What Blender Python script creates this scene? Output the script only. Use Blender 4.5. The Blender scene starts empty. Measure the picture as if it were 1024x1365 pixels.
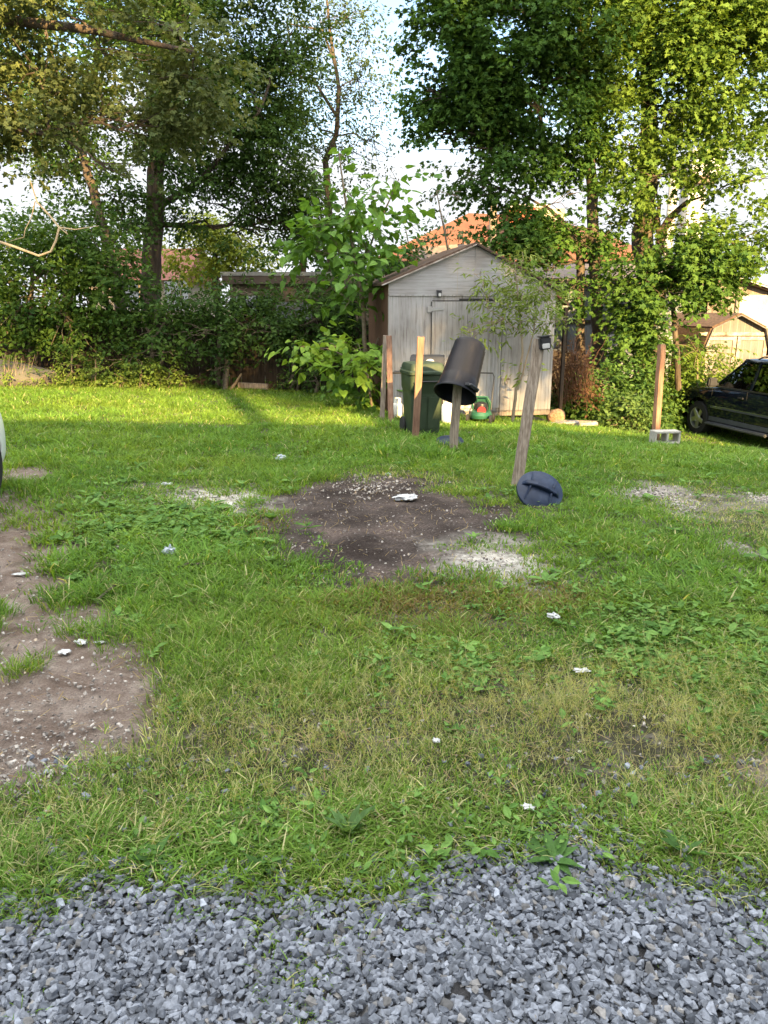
import bpy, bmesh, math, random
import numpy as np
from mathutils import Vector, Matrix

R = math.radians
rng = np.random.default_rng(7)
random.seed(7)
scene = bpy.context.scene
COL = scene.collection

# ------------------------------------------------------------------ camera
F = 1025.0            # focal length in photograph pixels (1024 x 1365)
CX, CY = 512.0, 682.5
PITCH = R(14.9)
H = 1.6
cam_d = bpy.data.cameras.new('camera')
cam = bpy.data.objects.new('camera', cam_d)
COL.objects.link(cam)
cam.location = (0, 0, H)
cam.rotation_euler = (math.pi / 2 - PITCH, 0, 0)
cam_d.sensor_width = 36
cam_d.sensor_fit = 'AUTO'
cam_d.lens = F / 1365 * 36
cam_d.clip_start = 0.05
cam_d.clip_end = 2000
scene.camera = cam
ct, st = math.cos(PITCH), math.sin(PITCH)


def ray(u, v):
    a = (u - CX) / F
    b = (CY - v) / F
    return np.array([a, ct + st * b, -st + ct * b])


def P(u, v, Y):
    d = ray(u, v)
    return Vector((d * (Y / d[1])) + np.array([0, 0, H]))


# ------------------------------------------------------------------ noise
def _h(ix, iy, iz, s):
    n = (ix * 374761393 + iy * 668265263 + iz * 2147483647 + s * 1274126177) & 0xFFFFFFFF
    n = ((n ^ (n >> 13)) * 1274126177) & 0xFFFFFFFF
    n = n ^ (n >> 16)
    return (n & 0xFFFF) / 65535.0


def vnoise(x, y, z=0.0, s=0):
    x = np.asarray(x, float); y = np.asarray(y, float)
    z = np.zeros_like(x) + z
    ix = np.floor(x).astype(np.int64); iy = np.floor(y).astype(np.int64); iz = np.floor(z).astype(np.int64)
    fx, fy, fz = x - ix, y - iy, z - iz
    fx = fx * fx * (3 - 2 * fx); fy = fy * fy * (3 - 2 * fy); fz = fz * fz * (3 - 2 * fz)
    r = 0
    for a in (0, 1):
        for b in (0, 1):
            for c in (0, 1):
                w = (fx if a else 1 - fx) * (fy if b else 1 - fy) * (fz if c else 1 - fz)
                r = r + w * _h(ix + a, iy + b, iz + c, s)
    return r


def fbm(x, y, z=0.0, s=0, o=4):
    r = 0; amp = .5; t = 0
    for k in range(o):
        r = r + amp * vnoise(np.asarray(x) * 2 ** k, np.asarray(y) * 2 ** k, np.asarray(z) * 2 ** k, s + k)
        t += amp; amp *= .5
    return r / t


# ------------------------------------------------------------------ terrain
AX = [-60, -12, -8, -3.5, 1.5, 4.3, 7.2, 10, 60]
AV = [0, -.01, -.010, .014, .036, .080, .103, .108, .09]


def terr(x, y, micro=True):
    x = np.asarray(x, float); y = np.asarray(y, float)
    a = sum(np.interp(x + o, AX, AV) for o in (-1.2, -.6, 0, .6, 1.2)) / 5
    t = np.clip((y - 4.5) / 3.5, 0, 1)
    yy = np.where(y < 8, t * t * 1.75 + 0 * y, y - 6.25)
    yy = np.maximum(yy, 0)
    yy = np.minimum(yy, 12 + 0 * yy)
    z = -a * yy
    # level standing for the dark car
    dx = (x - 7.7) / 2.6; dy = (y - 16.0) / 4.2
    w = np.clip(1.6 - np.sqrt(dx * dx + dy * dy), 0, 1); w = w * w * (3 - 2 * w)
    z = z * (1 - w) + (-1.18) * w
    if micro:
        fade = np.clip(1 - (np.abs(y) - 20) / 20, 0, 1)
        z = z + fade * ((fbm(x * .9, y * .9, 0, 3) - .5) * .06 + (fbm(x * 4, y * 4, 0, 9, 3) - .5) * .022)
    return z


def G(u, v):
    """point of the terrain seen at a photograph pixel"""
    d = ray(u, v)
    t = np.linspace(.5, 60, 3000)
    z = H + d[2] * t - terr(d[0] * t, d[1] * t)
    k = np.argmax(z < 0)
    if k == 0: k = len(t) - 1
    a, b = t[k - 1], t[k]
    for _ in range(20):
        m = (a + b) / 2
        if H + d[2] * m - float(terr(d[0] * m, d[1] * m)) < 0: b = m
        else: a = m
    return Vector((d[0] * a, d[1] * a, H + d[2] * a))


def gz(x, y): return float(terr(x, y))


def polyw(pts): return np.array([[G(u, v).x, G(u, v).y] for u, v in pts])


def sdf(px, py, poly):
    """signed distance, positive inside"""
    d = np.full(px.shape, 1e9); inside = np.zeros(px.shape, bool)
    n = len(poly)
    for i in range(n):
        ax, ay = poly[i]; bx, by = poly[(i + 1) % n]
        ex, ey = bx - ax, by - ay
        L = ex * ex + ey * ey + 1e-9
        t = np.clip(((px - ax) * ex + (py - ay) * ey) / L, 0, 1)
        d = np.minimum(d, np.hypot(px - ax - t * ex, py - ay - t * ey))
        c = ((ay > py) != (by > py)) & (px < (bx - ax) * (py - ay) / (by - ay + 1e-12) + ax)
        inside ^= c
    return np.where(inside, d, -d)


POLY = {
    'dark': [polyw([(322, 658), (400, 648), (440, 640), (470, 628), (530, 632), (590, 645), (640, 668), (690, 684), (715, 700), (650, 722),
                    (690, 738), (700, 770), (640, 766), (590, 770), (540, 778), (480, 788), (440, 772), (400, 748), (368, 715), (335, 690)])],
    'ash': [polyw([(225, 650), (280, 648), (345, 653), (345, 672), (295, 680), (240, 672)]),
            polyw([(590, 728), (660, 722), (732, 742), (742, 762), (705, 786), (645, 776), (600, 754)])],
    'peb': [polyw([(828, 652), (880, 650), (945, 662), (952, 676), (915, 686), (870, 672)]),
            polyw([(960, 720), (985, 722), (1050, 752), (1060, 775), (1005, 752)]),
            polyw([(985, 660), (1030, 658), (1060, 668), (1000, 668)])],
    'track': [polyw([(-260, 645), (55, 655), (85, 690), (72, 740), (75, 790), (100, 822), (125, 805), (160, 792), (175, 815), (150, 850),
                     (190, 870), (235, 890), (225, 930), (190, 965), (150, 1010), (90, 1060), (20, 1085), (-260, 1100)]),
              polyw([(120, 1085), (200, 1075), (215, 1095), (150, 1105)]),
              polyw([(985, 1010), (1060, 990), (1100, 1080), (1020, 1070)]),
              polyw([(-60, 600), (40, 606), (52, 640), (-60, 650)])],
    'gravel': [polyw([(-300, 1190), (0, 1200), (60, 1205), (120, 1165), (180, 1185), (240, 1205), (330, 1200), (400, 1185), (480, 1195), (560, 1190),
                      (590, 1160), (640, 1140), (720, 1150), (790, 1128), (830, 1165), (890, 1190), (960, 1200), (1024, 1205), (1330, 1220)])],
}
# gravel continues towards and behind the camera
POLY['gravel'] = [np.vstack([POLY['gravel'][0], [[14, 1.3], [14, -4.5], [-14, -4.5], [-14, 1.4]]])]


def mask(name, x, y, soft=.06, rough=.10):
    x = np.asarray(x, float); y = np.asarray(y, float)
    n = (fbm(x * 5, y * 5, 0, 21) - .5) * 2 * rough + (fbm(x * 1.6, y * 1.6, 0, 31) - .5) * rough * 1.5
    r = np.zeros_like(x)
    for pl in POLY[name]:
        lo = pl.min(0) - 1; hi = pl.max(0) + 1
        sel = (x > lo[0]) & (x < hi[0]) & (y > lo[1]) & (y < hi[1])
        if sel.any():
            sc = np.clip(y[sel] / 3, .5, 2)
            d = sdf(x[sel], y[sel], pl) + n[sel] * sc
            r[sel] = np.maximum(r[sel], np.clip(d / (soft * sc) * .5 + .5, 0, 1))
    return r


def gauss(x, y, u, v, ru, rv):
    c = G(u, v); a = G(u, v - rv) if v - rv > 500 else G(u, v); b = G(u, v + rv)
    sy = max(.1, (a.y - b.y) / 2); sx = ru * c.y / F
    return np.exp(-((x - c.x) / sx) ** 2 - ((y - c.y) / sy) ** 2)


# ------------------------------------------------------------------ materials
def mat(name):
    m = bpy.data.materials.new(name); m.use_nodes = True
    nt = m.node_tree; nt.nodes.clear()
    out = nt.nodes.new('ShaderNodeOutputMaterial')
    return m, nt, out


def N(nt, t, **k):
    n = nt.nodes.new(t)
    for a, b in k.items():
        if a.startswith('i_'):
            n.inputs[a[2:].replace('_', ' ')].default_value = b
        else: setattr(n, a, b)
    return n


def ramp(nt, src, stops):
    r = nt.nodes.new('ShaderNodeValToRGB')
    el = r.color_ramp.elements
    while len(el) > 1: el.remove(el[-1])
    el[0].position = stops[0][0]; el[0].color = (*stops[0][1], 1)
    for p, c in stops[1:]:
        e = el.new(p); e.color = (*c, 1)
    nt.links.new(src, r.inputs[0])
    return r.outputs[0]


def noisemat(name, stops, scale=5, stretch=(1, 1, 1), rough=.8, bump=.3, bscale=None, metallic=0, detail=8, spec=.3, coords='Object', dist=.01):
    m, nt, out = mat(name)
    tc = N(nt, 'ShaderNodeTexCoord'); mp = N(nt, 'ShaderNodeMapping')
    mp.inputs['Scale'].default_value = stretch
    nt.links.new(tc.outputs[coords], mp.inputs[0])
    no = N(nt, 'ShaderNodeTexNoise', i_Scale=scale, i_Detail=detail, i_Roughness=.62)
    nt.links.new(mp.outputs[0], no.inputs['Vector'])
    b = N(nt, 'ShaderNodeBsdfPrincipled', i_Roughness=rough, i_Metallic=metallic)
    b.inputs['Specular IOR Level'].default_value = spec
    nt.links.new(ramp(nt, no.outputs[0], stops), b.inputs['Base Color'])
    if bump:
        n2 = N(nt, 'ShaderNodeTexNoise', i_Scale=bscale or scale * 3, i_Detail=6)
        nt.links.new(mp.outputs[0], n2.inputs['Vector'])
        bp = N(nt, 'ShaderNodeBump', i_Strength=bump, i_Distance=dist)
        nt.links.new(n2.outputs[0], bp.inputs['Height'])
        nt.links.new(bp.outputs[0], b.inputs['Normal'])
    nt.links.new(b.outputs[0], out.inputs[0])
    return m


def flat(name, c, rough=.6, metallic=0, spec=.4, var=.15, scale=12, bump=.05):
    lo = tuple(x * (1 - var) for x in c); hi = tuple(min(1, x * (1 + var)) for x in c)
    return noisemat(name, [(.3, lo), (.7, hi)], scale=scale, rough=rough, metallic=metallic, spec=spec, bump=bump)


def attrmat(name, rough=.55, transl=.35, tcol=(1.25, 1.15, .5), spec=.3, var=.25, vscale=40.0):
    """colour from the point attribute 'col' plus noise; thin translucent leaf"""
    m, nt, out = mat(name)
    at = N(nt, 'ShaderNodeAttribute', attribute_name='col')
    tc = N(nt, 'ShaderNodeTexCoord')
    no = N(nt, 'ShaderNodeTexNoise', i_Scale=vscale, i_Detail=3)
    nt.links.new(tc.outputs['Object'], no.inputs['Vector'])
    mul = N(nt, 'ShaderNodeMix', data_type='RGBA', blend_type='MULTIPLY')
    mul.inputs[0].default_value = 1
    nt.links.new(at.outputs['Color'], mul.inputs[6])
    nt.links.new(ramp(nt, no.outputs[0], [(.3, (1 - var,) * 3), (.7, (1 + var,) * 3)]), mul.inputs[7])
    b = N(nt, 'ShaderNodeBsdfPrincipled', i_Roughness=rough)
    b.inputs['Specular IOR Level'].default_value = spec
    nt.links.new(mul.outputs[2], b.inputs['Base Color'])
    if transl > 0:
        tr = N(nt, 'ShaderNodeBsdfTranslucent')
        m2 = N(nt, 'ShaderNodeMix', data_type='RGBA', blend_type='MULTIPLY')
        m2.inputs[0].default_value = 1; m2.inputs[7].default_value = (*tcol, 1)
        nt.links.new(mul.outputs[2], m2.inputs[6])
        nt.links.new(m2.outputs[2], tr.inputs[0])
        mx = N(nt, 'ShaderNodeMixShader'); mx.inputs[0].default_value = transl
        nt.links.new(b.outputs[0], mx.inputs[1]); nt.links.new(tr.outputs[0], mx.inputs[2])
        nt.links.new(mx.outputs[0], out.inputs[0])
    else:
        nt.links.new(b.outputs[0], out.inputs[0])
    return m


M = {}
M['leaf'] = attrmat('leaf', spec=.14, rough=.6)
M['bigleaf'] = attrmat('big_leaf', rough=.42, transl=.4, spec=.22, vscale=15)
M['grass'] = attrmat('grass_blade', rough=.6, transl=.45, tcol=(1.4, 1.25, .4), spec=.12, vscale=6, var=.12)
M['stone'] = attrmat('crushed_stone', rough=.85, transl=0, spec=.25, vscale=90, var=.3)
M['bark'] = noisemat('bark', [(.3, (.035, .026, .019)), (.55, (.085, .066, .05)), (.75, (.15, .125, .1))], scale=9, stretch=(1, 1, .22), bump=.9, dist=.03, rough=.95)
M['bark_pale'] = noisemat('pale_bark', [(.3, (.16, .12, .08)), (.7, (.34, .28, .2))], scale=12, stretch=(1, 1, .3), bump=.4)
M['twig'] = noisemat('twig', [(.3, (.10, .08, .055)), (.7, (.22, .18, .13))], scale=20, bump=.2)
M['vine'] = noisemat('bare_branch', [(.3, (.32, .24, .15)), (.7, (.5, .42, .28))], scale=20, bump=.2)
M['oldwood'] = noisemat('weathered_post', [(.25, (.07, .05, .038)), (.45, (.2, .16, .125)), (.62, (.32, .27, .22)), (.8, (.42, .37, .31))], scale=6, stretch=(9, 9, .8), bump=.8, bscale=9, dist=.006, rough=.9)
M['redwood'] = noisemat('rough_board', [(.25, (.10, .055, .038)), (.5, (.22, .125, .085)), (.75, (.32, .21, .145))], scale=5, stretch=(7, 7, .7), bump=.6, bscale=9, dist=.005, rough=.9)
M['fence'] = noisemat('fence_board', [(.3, (.022, .016, .012)), (.7, (.06, .045, .034))], scale=5, stretch=(8, 8, .5), bump=.5, rough=.95)
M['shadebrown'] = noisemat('shade_toned_brown', [(.3, (.06, .03, .018)), (.7, (.16, .085, .05))], scale=4, stretch=(9, 9, .5), bump=.5, rough=.9)  # dark tone puts the shade of the shed's side wall into the colour
M['shingle'] = noisemat('roof_shingle', [(.3, (.05, .032, .024)), (.7, (.13, .085, .06))], scale=14, bump=.7, rough=.95)
M['black'] = flat('black_plastic', (.022, .023, .027), rough=.42, var=.3, spec=.45)
M['blackmetal'] = flat('black_metal', (.018, .018, .02), rough=.35, spec=.5)
M['rubber'] = flat('tyre_rubber', (.016, .016, .017), rough=.8)
M['steel'] = flat('wheel_alloy', (.55, .56, .58), rough=.28, metallic=.9, var=.05)
M['chrome'] = flat('bright_metal', (.6, .6, .6), rough=.2, metallic=1, var=.03)
M['carblack'] = flat('dark_car_paint', (.003, .005, .010), rough=.07, spec=.45, var=.1, bump=0)
M['carwhite'] = flat('white_car_paint', (.75, .76, .77), rough=.2, spec=.5, var=.03, bump=0)
M['greybumper'] = flat('grey_trim', (.045, .05, .06), rough=.5)
M['bin'] = noisemat('green_bin_plastic', [(.3, (.022, .034, .02)), (.6, (.034, .052, .03)), (.8, (.07, .08, .055))], scale=5, rough=.5, bump=.1, spec=.25)
M['can'] = noisemat('black_can_plastic', [(.3, (.005, .006, .010)), (.6, (.008, .009, .015)), (.85, (.026, .023, .021))], scale=4, stretch=(3, 3, 1), rough=.42, bump=.15, spec=.16)
M['lidblue'] = noisemat('blue_black_lid', [(.3, (.009, .016, .036)), (.55, (.013, .024, .055)), (.8, (.04, .06, .10))], scale=7, rough=.45, bump=.12, spec=.25)
M['whitepaint'] = noisemat('white_paint', [(.3, (.38, .38, .37)), (.7, (.52, .52, .51))], scale=4, rough=.6)
M['tank'] = noisemat('tank_enamel', [(.3, (.6, .58, .53)), (.7, (.8, .78, .74))], scale=8, rough=.35)
M['mower'] = flat('green_mower_paint', (.018, .085, .05), rough=.4)
M['red'] = flat('red_paint', (.35, .02, .02), rough=.4)
M['cream'] = noisemat('cream_wall', [(.3, (.26, .22, .16)), (.7, (.36, .32, .24))], scale=1.5, rough=.9)
M['pinkroof'] = noisemat('faded_red_roof', [(.3, (.15, .055, .042)), (.7, (.20, .08, .062))], scale=3, rough=.9)
M['orangeroof'] = noisemat('rusty_orange_roof', [(.3, (.12, .045, .022)), (.7, (.17, .066, .033))], scale=1.2, stretch=(3, .4, 1), rough=.85)
M['greyroof'] = noisemat('grey_brown_roof', [(.3, (.11, .09, .08)), (.7, (.18, .14, .12))], scale=2, rough=.9)
M['greywall'] = noisemat('grey_wall', [(.3, (.13, .145, .16)), (.7, (.2, .215, .23))], scale=1.5, rough=.9)
M['darkwall'] = noisemat('dim_wall', [(.3, (.08, .065, .05)), (.7, (.15, .12, .09))], scale=1.5, rough=.9)
M['brick'] = noisemat('red_brick', [(.35, (.2, .055, .03)), (.6, (.34, .1, .055))], scale=6, stretch=(1, 1, 3), rough=.9)
M['concrete'] = noisemat('concrete', [(.3, (.3, .29, .26)), (.7, (.46, .45, .41))], scale=14, rough=.95, bump=.6, dist=.006)
M['paper'] = noisemat('paper_litter', [(.3, (.34, .35, .36)), (.7, (.56, .57, .58))], scale=30, rough=.7, bump=.2)
M['bagplastic'] = noisemat('plastic_bag', [(.3, (.25, .29, .34)), (.7, (.45, .5, .55))], scale=20, rough=.35, bump=.2)
M['tarp'] = noisemat('old_tarp', [(.3, (.06, .057, .05)), (.7, (.10, .094, .08))], scale=4, rough=.8)
M['junk'] = noisemat('junk_wood', [(.3, (.12, .09, .07)), (.5, (.28, .24, .21)), (.75, (.45, .42, .4))], scale=7, rough=.95, bump=.5)
M['burlap'] = noisemat('dry_leaf_bundle', [(.3, (.18, .1, .05)), (.7, (.45, .28, .16))], scale=25, rough=.95, bump=.8, dist=.02)
M['seat'] = flat('seat_fabric', (.25, .2, .15), rough=.9)
M['lamp_lens'] = flat('clear_lens', (.5, .5, .5), rough=.15, spec=.6)
M['amber'] = flat('amber_lens', (.5, .16, .02), rough=.2)
M['door_grey'] = M['greywall']


def glassmat(name, tint, alpha):
    m, nt, out = mat(name)
    tr = N(nt, 'ShaderNodeBsdfTransparent'); tr.inputs[0].default_value = (*tint, 1)
    gl = N(nt, 'ShaderNodeBsdfGlossy', i_Roughness=.02); gl.inputs[0].default_value = (.9, .95, 1, 1)
    fr = N(nt, 'ShaderNodeFresnel', i_IOR=1.6)
    ad = N(nt, 'ShaderNodeMath', operation='ADD'); ad.inputs[1].default_value = alpha
    nt.links.new(fr.outputs[0], ad.inputs[0])
    mx = N(nt, 'ShaderNodeMixShader')
    nt.links.new(ad.outputs[0], mx.inputs[0]); nt.links.new(tr.outputs[0], mx.inputs[1]); nt.links.new(gl.outputs[0], mx.inputs[2])
    nt.links.new(mx.outputs[0], out.inputs[0])
    return m


M['glass'] = glassmat('car_glass', (.55, .62, .6), .06)
M['glassdark'] = glassmat('dark_glass', (.1, .12, .12), .06)


def groove_siding(name, stops, spacing=.15, axis='Z', groove=.012, stretch=(8, 8, .5), streak=(.3, .25, .2)):
    """painted panel siding with vertical grooves, in local X; streaked weathering"""
    m, nt, out = mat(name)
    tc = N(nt, 'ShaderNodeTexCoord'); sep = N(nt, 'ShaderNodeSeparateXYZ')
    nt.links.new(tc.outputs['Object'], sep.inputs[0])
    md = N(nt, 'ShaderNodeMath', operation='PINGPONG'); md.inputs[1].default_value = spacing / 2
    nt.links.new(sep.outputs['X' if axis == 'Z' else 'Z'], md.inputs[0])
    lt = N(nt, 'ShaderNodeMath', operation='LESS_THAN'); lt.inputs[1].default_value = groove / 2
    nt.links.new(md.outputs[0], lt.inputs[0])
    mp = N(nt, 'ShaderNodeMapping'); mp.inputs['Scale'].default_value = stretch
    nt.links.new(tc.outputs['Object'], mp.inputs[0])
    no = N(nt, 'ShaderNodeTexNoise', i_Scale=3, i_Detail=9, i_Roughness=.68)
    nt.links.new(mp.outputs[0], no.inputs['Vector'])
    no2 = N(nt, 'ShaderNodeTexNoise', i_Scale=1.1, i_Detail=4)
    nt.links.new(tc.outputs['Object'], no2.inputs['Vector'])
    mx = N(nt, 'ShaderNodeMix', data_type='RGBA', blend_type='MULTIPLY'); mx.inputs[0].default_value = 1
    nt.links.new(ramp(nt, no.outputs[0], stops), mx.inputs[6])
    nt.links.new(ramp(nt, no2.outputs[0], [(.35, (.72, .68, .64)), (.65, (1.05, 1.05, 1.05))]), mx.inputs[7])
    m3 = N(nt, 'ShaderNodeMix', data_type='RGBA', blend_type='MIX')
    nt.links.new(lt.outputs[0], m3.inputs[0]); nt.links.new(mx.outputs[2], m3.inputs[6]); m3.inputs[7].default_value = (*streak, 1)
    b = N(nt, 'ShaderNodeBsdfPrincipled', i_Roughness=.85)
    nt.links.new(m3.outputs[2], b.inputs['Base Color'])
    bp = N(nt, 'ShaderNodeBump', i_Strength=.5, i_Distance=.008)
    sb = N(nt, 'ShaderNodeMath', operation='SUBTRACT'); nt.links.new(no.outputs[0], sb.inputs[0]); nt.links.new(lt.outputs[0], sb.inputs[1])
    nt.links.new(sb.outputs[0], bp.inputs['Height']); nt.links.new(bp.outputs[0], b.inputs['Normal'])
    nt.links.new(b.outputs[0], out.inputs[0])
    return m


M['shedwall'] = groove_siding('weathered_white_siding', [(.34, (.15, .135, .13)), (.48, (.30, .295, .30)), (.72, (.40, .40, .41))], spacing=.2, groove=.008, streak=(.25, .23, .21))
M['shedgable'] = groove_siding('weathered_gable_panel', [(.3, (.19, .18, .175)), (.5, (.29, .285, .29)), (.75, (.36, .36, .37))], spacing=1.22, groove=.006, axis='Z', stretch=(.5, .5, 9))
M['sheddoor'] = groove_siding('weathered_door_panel', [(.34, (.16, .145, .14)), (.48, (.31, .305, .31)), (.72, (.41, .41, .42))], spacing=.2, groove=.008, streak=(.27, .25, .23))
M['barnwall'] = groove_siding('peeling_board_siding', [(.38, (.09, .055, .038)), (.5, (.19, .165, .14)), (.75, (.27, .255, .235))], spacing=.3, groove=.02, stretch=(3, 3, .5), streak=(.16, .11, .08))
M['barnwall2'] = groove_siding('cream_board_siding', [(.3, (.10, .092, .09)), (.5, (.155, .148, .145)), (.75, (.19, .187, .185))], spacing=.2, groove=.01, stretch=(3, 3, .5), streak=(.35, .3, .24))
M['housewall'] = groove_siding('pale_lap_siding', [(.3, (.4, .4, .38)), (.7, (.52, .52, .5))], spacing=.15, axis='X', streak=(.2, .2, .2), stretch=(1, 1, 1))


# ------------------------------------------------------------------ mesh helpers
def tag(o, label=None, cat=None, group=None, kind=None):
    if label: o['label'] = label
    if cat: o['category'] = cat
    if group: o['group'] = group
    if kind: o['kind'] = kind
    return o


def empty(name, loc=(0, 0, 0), rz=0.0, label=None, cat=None, group=None):
    o = bpy.data.objects.new(name, None); COL.objects.link(o)
    o.location = loc; o.rotation_euler = (0, 0, rz); o.empty_display_size = .1
    return tag(o, label, cat, group)


class MB:
    def __init__(s): s.v = []; s.f = []

    def add(s, vs, fs):
        n = len(s.v); s.v += [tuple(p) for p in vs]; s.f += [tuple(i + n for i in f) for f in fs]; return s

    def box(s, c, d, rot=None, taper=1.0):
        c = Vector(c); vs = []
        for z in (-1, 1):
            k = taper if z > 0 else 1
            for x, y in ((-1, -1), (1, -1), (1, 1), (-1, 1)):
                p = Vector((x * d[0] / 2 * k, y * d[1] / 2 * k, z * d[2] / 2))
                if rot is not None: p = rot @ p
                vs.append(c + p)
        return s.add(vs, [(3, 2, 1, 0), (4, 5, 6, 7), (0, 1, 5, 4), (1, 2, 6, 5), (2, 3, 7, 6), (3, 0, 4, 7)])

    def beam(s, a, b, w, t, up=(0, 0, 1)):
        a = Vector(a); b = Vector(b); z = (b - a).normalized()
        x = Vector(up).cross(z)
        if x.length < 1e-3: x = Vector((1, 0, 0))
        x.normalize(); y = z.cross(x)
        rot = Matrix((x, y, z)).transposed()
        return s.box((a + b) / 2, (w, t, (b - a).length), rot)

    def tube(s, pts, rad, n=8, caps=True):
        pts = [Vector(p) for p in pts]
        if not hasattr(rad, '__len__'): rad = [rad] * len(pts)
        rings = []; prev = None
        for i, p in enumerate(pts):
            t = (pts[min(i + 1, len(pts) - 1)] - pts[max(i - 1, 0)]).normalized()
            if prev is None:
                a = Vector((0, 0, 1)) if abs(t.z) < .9 else Vector((1, 0, 0))
                x = t.cross(a).normalized()
            else:
                x = (prev - t * prev.dot(t)).normalized()
            prev = x; y = t.cross(x)
            rings.append([p + (x * math.cos(2 * math.pi * k / n) + y * math.sin(2 * math.pi * k / n)) * rad[i] for k in range(n)])
        vs = [q for r_ in rings for q in r_]; fs = []
        for i in range(len(pts) - 1):
            for k in range(n):
                fs.append((i * n + k, i * n + (k + 1) % n, (i + 1) * n + (k + 1) % n, (i + 1) * n + k))
        if caps:
            fs.append(tuple(range(n - 1, -1, -1))); fs.append(tuple(range((len(pts) - 1) * n, len(pts) * n)))
        return s.add(vs, fs)

    def lathe(s, prof, n=24, mtx=None, close=True):
        """prof: (radius, height) list"""
        vs = []; fs = []
        for r_, z in prof:
            for k in range(n):
                a = 2 * math.pi * k / n; p = Vector((r_ * math.cos(a), r_ * math.sin(a), z))
                vs.append(mtx @ p if mtx is not None else p)
        for i in range(len(prof) - 1):
            for k in range(n):
                fs.append((i * n + k, i * n + (k + 1) % n, (i + 1) * n + (k + 1) % n, (i + 1) * n + k))
        if close:
            fs.append(tuple(range(n - 1, -1, -1))); fs.append(tuple(range((len(prof) - 1) * n, len(prof) * n)))
        return s.add(vs, fs)

    def prism(s, poly, off):
        """poly: list of 3D points (planar), extruded by vector off"""
        poly = [Vector(p) for p in poly]; off = Vector(off); n = len(poly)
        vs = poly + [p + off for p in poly]
        fs = [tuple(range(n - 1, -1, -1)), tuple(range(n, 2 * n))]
        for k in range(n): fs.append((k, (k + 1) % n, n + (k + 1) % n, n + k))
        return s.add(vs, fs)

    def build(s, name, m, parent=None, bevel=0, smooth=False, local=False, mats=None):
        me = bpy.data.meshes.new(name)
        vs = s.v
        if parent is not None and not local:
            inv = pworld(parent).inverted(); vs = [tuple(inv @ Vector(p)) for p in vs]
        me.from_pydata(vs, [], s.f); me.validate()
        bm = bmesh.new(); bm.from_mesh(me)
        bmesh.ops.recalc_face_normals(bm, faces=bm.faces)
        if bevel:
            es = [e for e in bm.edges if len(e.link_faces) == 2 and e.calc_face_angle(0) > .6]
            bmesh.ops.bevel(bm, geom=es, offset=bevel, segments=2, affect='EDGES', clamp_overlap=True)
        bm.to_mesh(me); bm.free()
        if smooth:
            me.polygons.foreach_set('use_smooth', [True] * len(me.polygons))
            me.set_sharp_from_angle(angle=R(38))
        me.materials.append(m)
        o = bpy.data.objects.new(name, me); COL.objects.link(o)
        if parent is not None: o.parent = parent
        return o


def pworld(o):
    m = Matrix.LocRotScale(o.location, o.rotation_euler, o.scale)
    return pworld(o.parent) @ m if o.parent else m


def origin_to(o, p):
    """move a parentless mesh's origin to p"""
    p = Vector(p); o.data.transform(Matrix.Translation(-p)); o.location = p; return o


def fast(name, V, L, S, m, parent=None, col=None, smooth=False, loc=None):
    """V (n,3) verts, L loop vertex ids, S polygon loop starts"""
    me = bpy.data.meshes.new(name)
    V = np.asarray(V, np.float32)
    if loc is not None: V = V - np.array(loc, np.float32)
    me.vertices.add(len(V)); me.vertices.foreach_set('co', V.ravel())
    me.loops.add(len(L)); me.loops.foreach_set('vertex_index', np.asarray(L, np.int32))
    me.polygons.add(len(S)); me.polygons.foreach_set('loop_start', np.asarray(S, np.int32))
    me.update(calc_edges=True)
    me.polygons.foreach_set('use_smooth', np.full(len(S), bool(smooth)))
    if col is not None:
        a = me.attributes.new('col', 'FLOAT_COLOR', 'POINT')
        a.data.foreach_set('color', np.concatenate([col, np.ones((len(col), 1))], 1).astype(np.float32).ravel())
    me.materials.append(m)
    o = bpy.data.objects.new(name, me); COL.objects.link(o)
    if loc is not None: o.location = loc
    if parent is not None: o.parent = parent
    return o


def merge_parts(parts):
    """parts: list of (V, L, S, C) -> one"""
    Vs, Ls, Ss, Cs = [], [], [], []; vo = lo = 0
    for V, L, S, C in parts:
        Vs.append(V); Ls.append(L + vo); Ss.append(S + lo); Cs.append(C); vo += len(V); lo += len(L)
    return np.concatenate(Vs), np.concatenate(Ls), np.concatenate(Ss), np.concatenate(Cs)


def inst(tv, tf, pos, rot, scale, col):
    """instances of a template merged in one array mesh. rot (n,3,3)"""
    tv = np.asarray(tv, float); n = len(pos); nv = len(tv)
    sc = np.asarray(scale, float)
    if sc.ndim == 1: sc = sc[:, None].repeat(3, 1)
    V = np.einsum('nij,nvj->nvi', rot, tv[None] * sc[:, None, :]) + pos[:, None, :]
    fl = np.concatenate([np.array(f) for f in tf]); fs = np.cumsum([0] + [len(f) for f in tf])[:-1]
    L = (fl[None] + (np.arange(n) * nv)[:, None]).ravel()
    S = (fs[None] + (np.arange(n) * len(fl))[:, None]).ravel()
    C = np.repeat(col, nv, 0)
    return V.reshape(-1, 3), L, S, C


def frames(d, up):
    """rotation matrices with local y along d, z near up"""
    d = d / np.linalg.norm(d, axis=1, keepdims=True)
    x = np.cross(d, up); x /= np.linalg.norm(x, axis=1, keepdims=True) + 1e-9
    z = np.cross(x, d)
    return np.stack([x, d, z], 2)


def randdir(n, g):
    v = g.normal(size=(n, 3)); return v / np.linalg.norm(v, axis=1, keepdims=True)


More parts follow.
